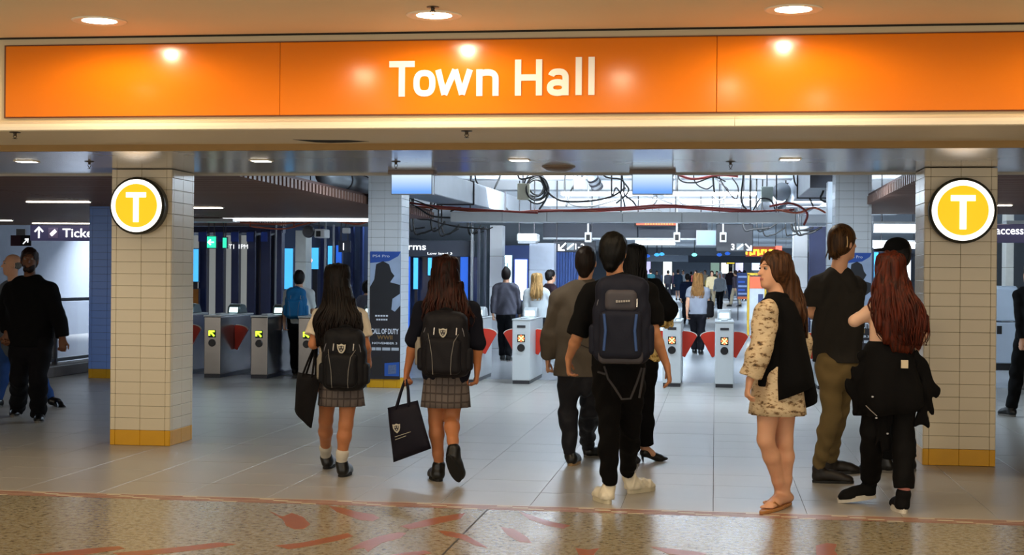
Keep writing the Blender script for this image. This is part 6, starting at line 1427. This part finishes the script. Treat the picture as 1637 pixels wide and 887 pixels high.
# ------------------------------------------------------------------ red haired woman
def woman_red():
    Y = 9.90; P = P_(Y); fL = atZ(1400, 804); fR = heel_from(1445, 821)
    J = dict(head=P(1424, 434), neck=P(1424, 470), shL=P(1401, 484, .0), shR=P(1455, 486, .0), elL=P(1366, 513, -.03), wrL=P(1392, 497, .22), elR=P(1474, 532, .02), wrR=P(1462, 560, .20),
             hipL=P(1405, 595), hipR=P(1443, 595), knL=P(1393, 690, .03), knR=P(1443, 694, .0), anL=atY(1392, 770, fL[1]), anR=atY(1445, 786, fR[1] + .04))
    F = Fig(J, yaw(12), hw=.165, ww=.125, cw=.135, limb=1.02, hs=1.0, hfw=yaw(-8))
    r = person_root('woman with long red hair, black crop top and black jacket tied at the waist', P(1420, 820))
    make_body(F, r, SKIN['pale'], HB, [('L', F.fw + F.sd * .3, -Z, dict(curl=.9)), ('R', F.fw - F.sd * .4, -Z, dict(curl=.9))])
    sdf_obj('crop_top', [cone(F.wst + Z * .02, F.chest - Z * .01, F.ww + .012, F.cw + .012, .04, F.fw, .68, flat=True)], HB, cloth('dark_lace', '1A1614', .9), r, cuts=[(F.wst + Z * .02, -Z)])
    for q in (-1, 1): MB().tube([F.chest - F.fw * .09 + F.sd * q * .06, F.shm - F.fw * .05 + F.sd * q * .075 + Z * .03, F.shm + F.sd * q * .075 + Z * .062, F.shm + F.fw * .07 + F.sd * q * .07 - Z * .04], .006, 6).build('shoulder_strap', MATS['dark_lace'], r)
    bl = cloth('black_legging', '070607', .8)
    sdf_obj('leggings', [cone(F.pel - Z * .04, F.wst - Z * .055, .175, .14, .05, F.fw, .76)] + F.leg('L', .012, 0, 1.94, .012) + F.leg('R', .012, 0, 1.94, .012), HB, bl, r, disp=folds(.003, 30, 16, 2))
    jk = cloth('black_cotton_jacket', '0B0A0B', .95, bs=20, bump=.3); sx, fy = F.sd, F.fw
    rings = [(P(1423, 545), .140, .115, sx, fy, 5, .0), (P(1422, 556), .165, .14, sx, fy, 5, .015), (P(1421, 585), .185, .16, sx, fy, 5, .03), (P(1421, 618), .235, .18, sx + Z * .04, fy, 5, .07), (P(1424, 645), .225, .18, sx, fy, 5, .12), (P(1418, 660), .19, .16, sx + Z * .1, fy, 5, .16)]
    loft('tied_jacket', rings, jk, r, thick=.012)
    sdf_obj('jacket_sleeve', [cone(P(1470, 575, -.04), P(1484, 622, -.03), .05, .055, .02, fy, .5), cone(P(1484, 622, -.03), P(1474, 672, -.02), .05, .045, .02, fy, .4)], .009, jk, r, disp=folds(.006, 40, 30, 2))
    sdf_obj('jacket_sleeve', [cone(P(1385, 570, -.05), P(1366, 622, -.04), .05, .055, .02, fy, .5), cone(P(1366, 622, -.04), P(1372, 650, -.03), .05, .05, .02, fy, .4)], .009, jk, r, disp=folds(.006, 40, 30, 5))
    sdf_obj('jacket_panel', [cone(P(1412, 650, -.06), P(1414, 712, -.02), .065, .05, .02, fy, .3)], .009, jk, r, disp=folds(.005, 20, 40, 5))
    pt = P(1446, 582, -.172); o = MB().box(pt[0] - .022, pt[0] + .022, pt[1] - .012, pt[1] + .01, pt[2] - .026, pt[2] + .026).build('white_label', M('cream_label', 'CFC0A4', .7), r)
    z = P(1400, 652, -.20); MB().tube([P(1384, 648, -.20), P(1392, 656, -.20), P(1402, 665, -.20)], .003, 5).build('zip', M('zip_silver', 'B8B8BC', .3, metal=.7), r)
    for px, py in ((1401, 668), (1395, 634), (1419, 693)): c = P(px, py, -.20); MB().lathe(tuple(c), [(.001, -.006), (.008, -.004), (.008, .004), (.001, .006)], n=10).build('metal_stud', MATS['zip_silver'], r)
    H = hair_mat('hair_red', '200904', '6E2810')
    stn = [(P(1426, 462, -.08), .115, .05), (P(1434, 488, -.11), .155, .06), (P(1440, 512, -.12), .165, .06), (P(1444, 535, -.12), .15, .05), (P(1450, 552, -.12), .11, .04)]
    join_into(locks(F, stn, 150, .0085, .014, 12), 'hair', hair_cap(F, 1.12) + [cone(F.J['head'] - F.hfw * .04 - Z * .02, stn[0][0], .10, .115, .03, F.fw, .65), cone(stn[0][0], stn[2][0], .115, .15, .03, F.fw, .32), cone(stn[2][0], stn[3][0], .15, .125, .03, F.fw, .28)], HB, H, r, disp=folds(.004, 6, 60, 1))
    bk = cloth('black_knit_shoe', '0C0B0C', .8); ws = M('white_rubber', 'D8D2C4', .6)
    for k in 'LR': sdf_obj('sock', F.leg(k, .003, 1.86, 2.0), .007, M('pink_sock', 'C07A70', .8), r)
    shoe(r, fL + Z * .035, (-1, -.12), F.J['anL'], bk, ws, L=.255, sole=.035, pitch=.14); shoe(r, fR, (-.10, 1), F.J['anR'], bk, ws, L=.255, sole=.04)

# ------------------------------------------------------------------ man in black sweater and the man behind him
def man_sweater():
    Y = 14.0; P = P_(Y); fL = atZ(27, 664); fR = atZ(62, 673)
    J = dict(head=P(47, 416), neck=P(48, 443), shL=P(18, 458), shR=P(78, 458), elL=P(8, 500, .05), wrL=P(12, 532, -.1), elR=P(92, 500, .03), wrR=P(100, 541, .0),
             hipL=P(34, 548), hipR=P(64, 548), knL=P(31, 605, .05), knR=P(61, 608, -.05), anL=atY(28, 655, fL[1]), anR=atY(62, 663, fR[1]))
    F = Fig(J, yaw(192), hw=.185, ww=.185, cw=.20, limb=1.12, hs=1.06, armr=1.1, hfw=yaw(200))
    r = person_root('bearded man in black sweater walking out past the cream pillar', P(47, 670)); h = .0105
    b = make_body(F, r, SKIN['deep'], h, [('L', -Z - F.fw * -.3, F.fw, dict(curl=.9, g=1.1)), ('R', -Z, F.fw, dict(curl=.7, g=1.1, thumb=-1))])
    eyes(F, r)
    sdf_obj('sweater', F.torso(.03) + [cone(F.wst, F.pel - Z * .02, .215, .20, .05, F.fw, .78), cone(F.pel, F.pel - Z * .03, .20, .198, .01, F.fw, .78, flat=True)] + F.arm('L', .026, 0, 1.93, .004) + F.arm('R', .026, 0, 1.93, .004), h, cloth('black_knit', '07070A', .95), r, disp=folds(.005, 25, 14, 3), cuts=[(F.J['neck'] + Z * .03, Z), (F.pel - Z * .035, -Z)])
    sdf_obj('trousers', [cone(F.pel - Z * .04, F.pel + Z * .08, .19, .18, .05, F.fw, .78)] + F.leg('L', .025, 0, 1.98, .01) + F.leg('R', .025, 0, 1.98, .01), h, cloth('dark_trouser', '0C0B10', .9), r, disp=folds(.006, 32, 14, 1))
    hm = hair_mat('hair_dark_ginger', '120806', '2E160E')
    sdf_obj('hair', hair_cap(F, 1.0), .009, hm, r, disp=folds(.003, 50, 60, 2))
    c, f, u, d, A = F.J['head'], F.hfw, F.hup, F.hsd, F.hax()
    sdf_obj('beard', [ell(c + f * .05 - u * .085, [.058, .052, .042], A, .03), ell(c + f * .04 - u * .05, [.066, .04, .03], A, .02), ell(c + f * .10 - u * .056, [.022, .02, .009], A, .01, True)], .008, hm, r, disp=folds(.003, 60, 60, 2))
    shoe(r, fL - np.array([0, -.05, 0]), F.fw, F.J['anL'], black_shoe(), M('grey_sole', '6A6660', .6)); shoe(r, fR - np.array([0, -.05, 0]), (.35, -1), F.J['anR'], black_shoe(), M('grey_sole', '6A6660', .6))
def man_bald():
    Y = 15.8; P = P_(Y); fR = atZ(78, 650)
    J = dict(head=P(19, 423), neck=P(20, 450), shL=P(-8, 466), shR=P(46, 466), elL=P(-18, 506), wrL=P(-14, 542, -.1), elR=P(56, 506), wrR=P(52, 540, .05), hipL=P(8, 548), hipR=P(34, 548),
             knL=P(4, 592, -.1), knR=P(58, 600, .15), anL=P(-6, 640, -.15), anR=P(80, 640, .1))
    F = Fig(J, yaw(150), hw=.165, ww=.16, cw=.175, hs=1.04, hfw=yaw(125))
    r = person_root('balding man in blue jeans walking half hidden behind the man in black sweater', P(20, 648)); h = .0115
    make_body(F, r, SKIN['fair'], h, [('L', -Z, F.fw), ('R', -Z, F.fw)]); eyes(F, r)
    sdf_obj('jacket', F.torso(.03) + [cone(F.wst, F.pel, .19, .18, .05, F.fw, .76)] + F.arm('L', .026, 0, 1.93) + F.arm('R', .026, 0, 1.93), h, cloth('grey_jacket', '5A6068', .9), r, disp=folds(.005, 25, 14, 3), cuts=[(F.J['neck'] + Z * .02, Z)])
    sdf_obj('jeans', [cone(F.pel - Z * .04, F.pel + Z * .08, .175, .165, .05, F.fw, .78)] + F.leg('L', .02, 0, 1.98, .01) + F.leg('R', .02, 0, 1.98, .01), h, cloth('blue_denim', '2C4A82', .9), r, disp=folds(.005, 32, 14, 1))
    c, f, u, d, A = F.J['head'], F.hfw, F.hup, F.hsd, F.hax()
    sdf_obj('hair', [ell(c - f * .03 - u * .0, [.08, .085, .06], A, .02), ell(c + f * .12, [.09, .09, .12], A, .01, True), ell(c + u * .09 + f * .0, [.075, .1, .06], A, .02, True)], .009, hair_mat('hair_grey', '55534E', '9A978E'), r)
    for k in 'LR':
        a = F.J['an' + k]; shoe(r, np.array([a[0] + .05, a[1] + .05, max(0, a[2] - .1)]), (-.3 if k == 'L' else .9, -1), a, black_shoe(), M('grey_sole', '6A6660', .6), pitch=.0 if k == 'L' else .25)
# ================================================================== other walkers (full figures, placed by their feet)
def gen_joints(X, Y, hgt, yw, step=.22, arm=.14, bend=None):
    fw = yaw(yw); sd = nrm(np.cross(fw, Z)); s = hgt / 1.72; o = np.array([X, Y, 0.])
    J = dict(head=o + Z * 1.605 * s + fw * .02, neck=o + Z * 1.455 * s)
    for k, q in (('L', -1), ('R', 1)):
        a = q * arm; b = -q * step
        J['sh' + k] = o + sd * q * .175 * s + Z * 1.395 * s; J['el' + k] = o + sd * q * .215 * s + fw * a * .5 + Z * 1.11 * s; J['wr' + k] = o + sd * q * .22 * s + fw * (a * 1.1 + .05) + Z * .875 * s
        J['hip' + k] = o + sd * q * .085 * s + Z * .92 * s; J['kn' + k] = o + sd * q * .085 * s + fw * (b * .5 + .03) + Z * .50 * s; J['an' + k] = o + sd * q * .08 * s + fw * b + Z * .095 * s
    return J, fw
COLC = {}
def cl_(c, rough=.9): 
    return cloth('cloth_' + c.lower(), c, rough)
def walker(label, px, py, yw, top, bottom, hair, skin='fair', hgt=1.70, h=.018, style='short', sleeve=1.95, skirt=False, step=.22, grp=None, Y=None, stout=1.0, hood=None, hat=None, bag=None, coat=False):
    g = atZ(px, py) if Y is None else atY(px, 445, Y); X, Yp = g[0], g[1]; zf = float(np.interp(Yp, [56, 76], [0, .37]))
    J, fw = gen_joints(X, Yp, hgt, yw, step); J = {k: v + Z * zf for k, v in J.items()}; F = Fig(J, fw, hw=.16 * stout, ww=.14 * stout, cw=.16 * stout, hs=1.02)
    r = person_root(label, (X, Yp, 0), grp); r.location.z = zf
    hands = [('L', -Z + fw * .2, F.sd, dict(curl=.6, thumb=-1)), ('R', -Z + fw * .2, -F.sd, dict(curl=.6))] if h < .019 else [('L', -Z, F.sd, dict(curl=.7, g=1.15, thumb=-1)), ('R', -Z, -F.sd, dict(curl=.7, g=1.15))]
    make_body(F, r, SKIN[skin], h, hands)
    lo = [cone(F.wst, F.pel - Z * (.06 if not coat else .30), .165 * stout, (.175 if not coat else .21) * stout, .05, F.fw, .76, flat=True)]
    sdf_obj('coat' if coat else 'top', F.torso(.024) + lo + F.arm('L', .022, 0, sleeve) + F.arm('R', .022, 0, sleeve), h, cl_(top), r, disp=folds(.004, 26, 18, px % 7), cuts=[(F.J['neck'] + Z * .005, Z), (F.pel - Z * (.058 if not coat else .298), -Z)])
    if skirt:
        loft('skirt', [(F.pel + Z * (.08 - .45 * u), .15 + .08 * u, .11 + .07 * u, F.sd, F.fw, 11, .04 * u) for u in np.linspace(0, 1, 5)], cl_(bottom), r)
    else:
        sdf_obj('trousers', [cone(F.pel - Z * .04, F.pel + Z * .08, .17 * stout, .155 * stout, .05, F.fw, .76)] + F.leg('L', .018, 0, 1.98, .008) + F.leg('R', .018, 0, 1.98, .008), h, cl_(bottom), r, disp=folds(.004, 34, 14, 1))
    H = hair_mat('hair_' + hair.lower(), hair, '%02X%02X%02X' % tuple(min(255, int(int(hair[i:i + 2], 16) * 1.6) + 12) for i in (0, 2, 4)))
    c, f = J['head'], F.hfw
    if hat:
        A = F.hax(); sdf_obj('cap', [ell(c + Z * .06 - f * .01, [.092, .105, .085], A, .01), ell(c + Z * .045 + f * .11, [.07, .07, .012], A, .02)], min(h, .012), cl_(hat), r, cuts=[(c + Z * .03, -Z)])
    if hood: sdf_obj('hood', hair_cap(F, 1.18, face=.85) + [cone(c - f * .05 - Z * .08, J['neck'] - f * .07, .09, .11, .03)], min(h, .014), cl_(hood), r)
    elif style == 'long':
        stn = [(J['neck'] - f * .07, .10, .04), (J['neck'] - f * .10 - Z * .12, .13, .04), (J['neck'] - f * .10 - Z * .24, .11, .03)]
        join_into(locks(F, stn, 40, .012, .014, int(px)), 'hair', hair_cap(F, 1.06) + [cone(c - f * .04, stn[1][0], .092, .11, .03, f, .45)], min(h, .014), H, r)
    elif style == 'bun': sdf_obj('hair', hair_cap(F, 1.04) + [ell(c + Z * .12 - f * .04, [.04, .04, .035], None, .02)], min(h, .012), H, r)
    else: sdf_obj('hair', hair_cap(F, 1.03), min(h, .012), H, r, disp=folds(.003, 60, 60, 1))
    if f[1] < -.2 and h < .02: eyes(F, r)
    for k, q in (('L', 1), ('R', -1)):
        a = J['an' + k]; shoe(r, a - Z * (a[2] - zf) - fw * .06, fw, a, black_shoe(), M('grey_sole', '6A6660', .6), h=max(.010, h * .7))
    if bag == 'back': backpack('blue backpack' if False else bag_label[0], c - Z * .38 - f * .22, .30, .46, .17, fw, cl_('1E6A9E', .6), cl_('17507A', .7), F)
    return r, F

girl_white(); girl_dark(); man_backpack(); man_jacket(); woman_black(); woman_pattern(); man_grey(); woman_red(); man_sweater(); man_bald()

bag_label = ['blue nylon backpack on the man in white shirt at the steel gates']
walker('man in black cap and dark clothes standing behind the red haired woman', 1436, 727, 78, '0E0E12', '0B0B0D', '0A0808', hgt=1.83, h=.0115, hat='0A0A0C', Y=11.92, step=.08)
walker('man in white shirt wearing a blue backpack at the steel gates', 478, 603, 4, 'D5DAD8', '0B0B10', '120D0B', hgt=1.58, h=.013, sleeve=.95, bag='back', step=.12, Y=21.7, stout=.88)
walker('dark haired person in grey top behind the poster column', 588, 598, -30, '6A6A78', '2A2A34', '100C0A', hgt=1.42, h=.014, Y=23.6)
walker('man in grey coat with a knot of hair beyond the whitened gates', 808, 577, -5, '4A4A54', '101014', '120C0A', hgt=1.68, h=.014, style='bun', step=.1)
walker('blonde woman in white top beyond the whitened gates', 857, 577, 2, 'CFD4D6', '16161C', '8A6A40', hgt=1.58, h=.014, style='long', step=.12)
walker('man in maroon brown top turning beside the blonde woman', 878, 570, -60, '33242A', '16161C', '0E0A0A', hgt=1.66, h=.014)
walker('woman with ombre blonde hair in grey tee and black trousers past the whitened gates', 1115, 566, -4, '8F95A2', '121218', '6A4A26', hgt=1.62, h=.013, style='long', sleeve=.6, step=.16)
# shoulder bag of that woman
_p = atY(1131, 494, 30.0); _b = empty('shoulder_bag', _p - Z * .2, 'black shoulder bag on the woman with ombre blonde hair', 'bag')
sdf_obj('bag_body', [rbox(_p, [.13, .07, .17], None, .05, .02)], .014, MATS['black_canvas'], _b); MB().tube([_p + Z * .15 + np.array([.08, 0, 0]), _p + Z * .42 + np.array([-.02, 0, 0]), _p + Z * .15 - np.array([.08, 0, 0])], .012, 6).build('strap', MATS['black_canvas'], _b)
walker('person in black at the edge beside the litter bin', 1648, 668, 30, '0B0B0D', '0B0B0D', '0E0A08', hgt=1.72, h=.013)
CROWD = [
    ('woman in navy dress far along the concourse', 1084, 82, 0, '1E2A3A', '1A2636', '1A1210', dict(skirt=True)),
    ('distant walker with a white bag in dark clothes', 1068, 92, 10, '2A2A30', '22222A', '1A1412', {}),
    ('walker in dark blue jacket beside the ombre haired woman', 1099, 50, 5, '1A2440', '14161E', '16100E', {}),
    ('pale yellow clad woman facing out of the far crowd', 1138, 68, 180, 'D8BE92', '8A7A60', '2A1A12', {}),
    ('person in pale grey hood and black trousers mid concourse', 1151, 64, 170, 'A8ACB0', '0E0E12', '2A2420', dict(hood='B4B8BC')),
    ('tall man in maroon black jacket and navy jeans far along', 1168, 74, -20, '261E24', '1E2A48', '100C0A', dict(hgt=1.82)),
    ('walker in beige trousers behind the dark board', 1176, 70, 60, '4A4048', 'B8A68A', '2A1E16', {}),
    ('far walker in white shirt under the bulkhead', 1092, 88, 180, 'C8CCD0', '3A4250', '1A1412', {}),
    ('far walker in cream jumper amid the crowd', 1127, 86, 170, 'C0AE96', '2A2A34', '3A2416', {}),
    ('far woman in red top amid the crowd', 1112, 90, 180, '8A3A34', '22242C', '241814', dict(style='long')),
    ('far man in grey suit amid the crowd', 1050, 96, 175, '5A6068', '2A2C32', '241C18', {}),
    ('far walker in teal top beside the violet shopfront', 1040, 80, 5, '2E5A60', '1E2028', '1A1410', {}),
    ('far walker in brown coat beside the violet shopfront', 1033, 92, 180, '4A3426', '1E2028', '3A2A1C', {}),
    ('far walker in black coat under the teal lamp', 1105, 100, 0, '121216', '16161C', '120E0C', dict(coat=True)),
    ('far walker in pale blue shirt under the teal lamp', 1121, 102, 180, '8AA0BC', '22283A', '2A1E18', {}),
    ('far walker in olive jacket near the cream shopfront', 1146, 94, 175, '4E5038', '1E2028', '1A1410', {}),
    ('far walker in pink top near the cream shopfront', 1157, 98, 180, 'B87A80', '2A2C34', '4A3420', dict(style='long')),
    ('far child in yellow top near the green shopfront', 1133, 84, 180, 'C8A850', '2C3650', '2A1C12', dict(hgt=1.35)),
    ('far walker in navy coat beyond the white lit shopfront', 1060, 104, 0, '1E2638', '16181E', '16100E', dict(coat=True)),
    ('far walker in plum top beyond the white lit shopfront', 1076, 106, 180, '5A3A50', '20222A', '120E0C', {}),
    ('far walker in steel grey top beside the pale blue panel', 1182, 86, 178, '7A8490', '22262E', '2A2018', {}),
    ('far walker in charcoal top beside the pale blue panel', 1190, 84, 0, '2E3036', '1A1C22', '1A1412', {}),
]
for (lb, px, py, yw, a, b, hc, kw) in CROWD:
    kw = dict(hgt=1.70, h=.024, grp='walkers in the far concourse') | kw
    walker(lb, px, 0, yw, a, b, hc, Y=py, **kw)
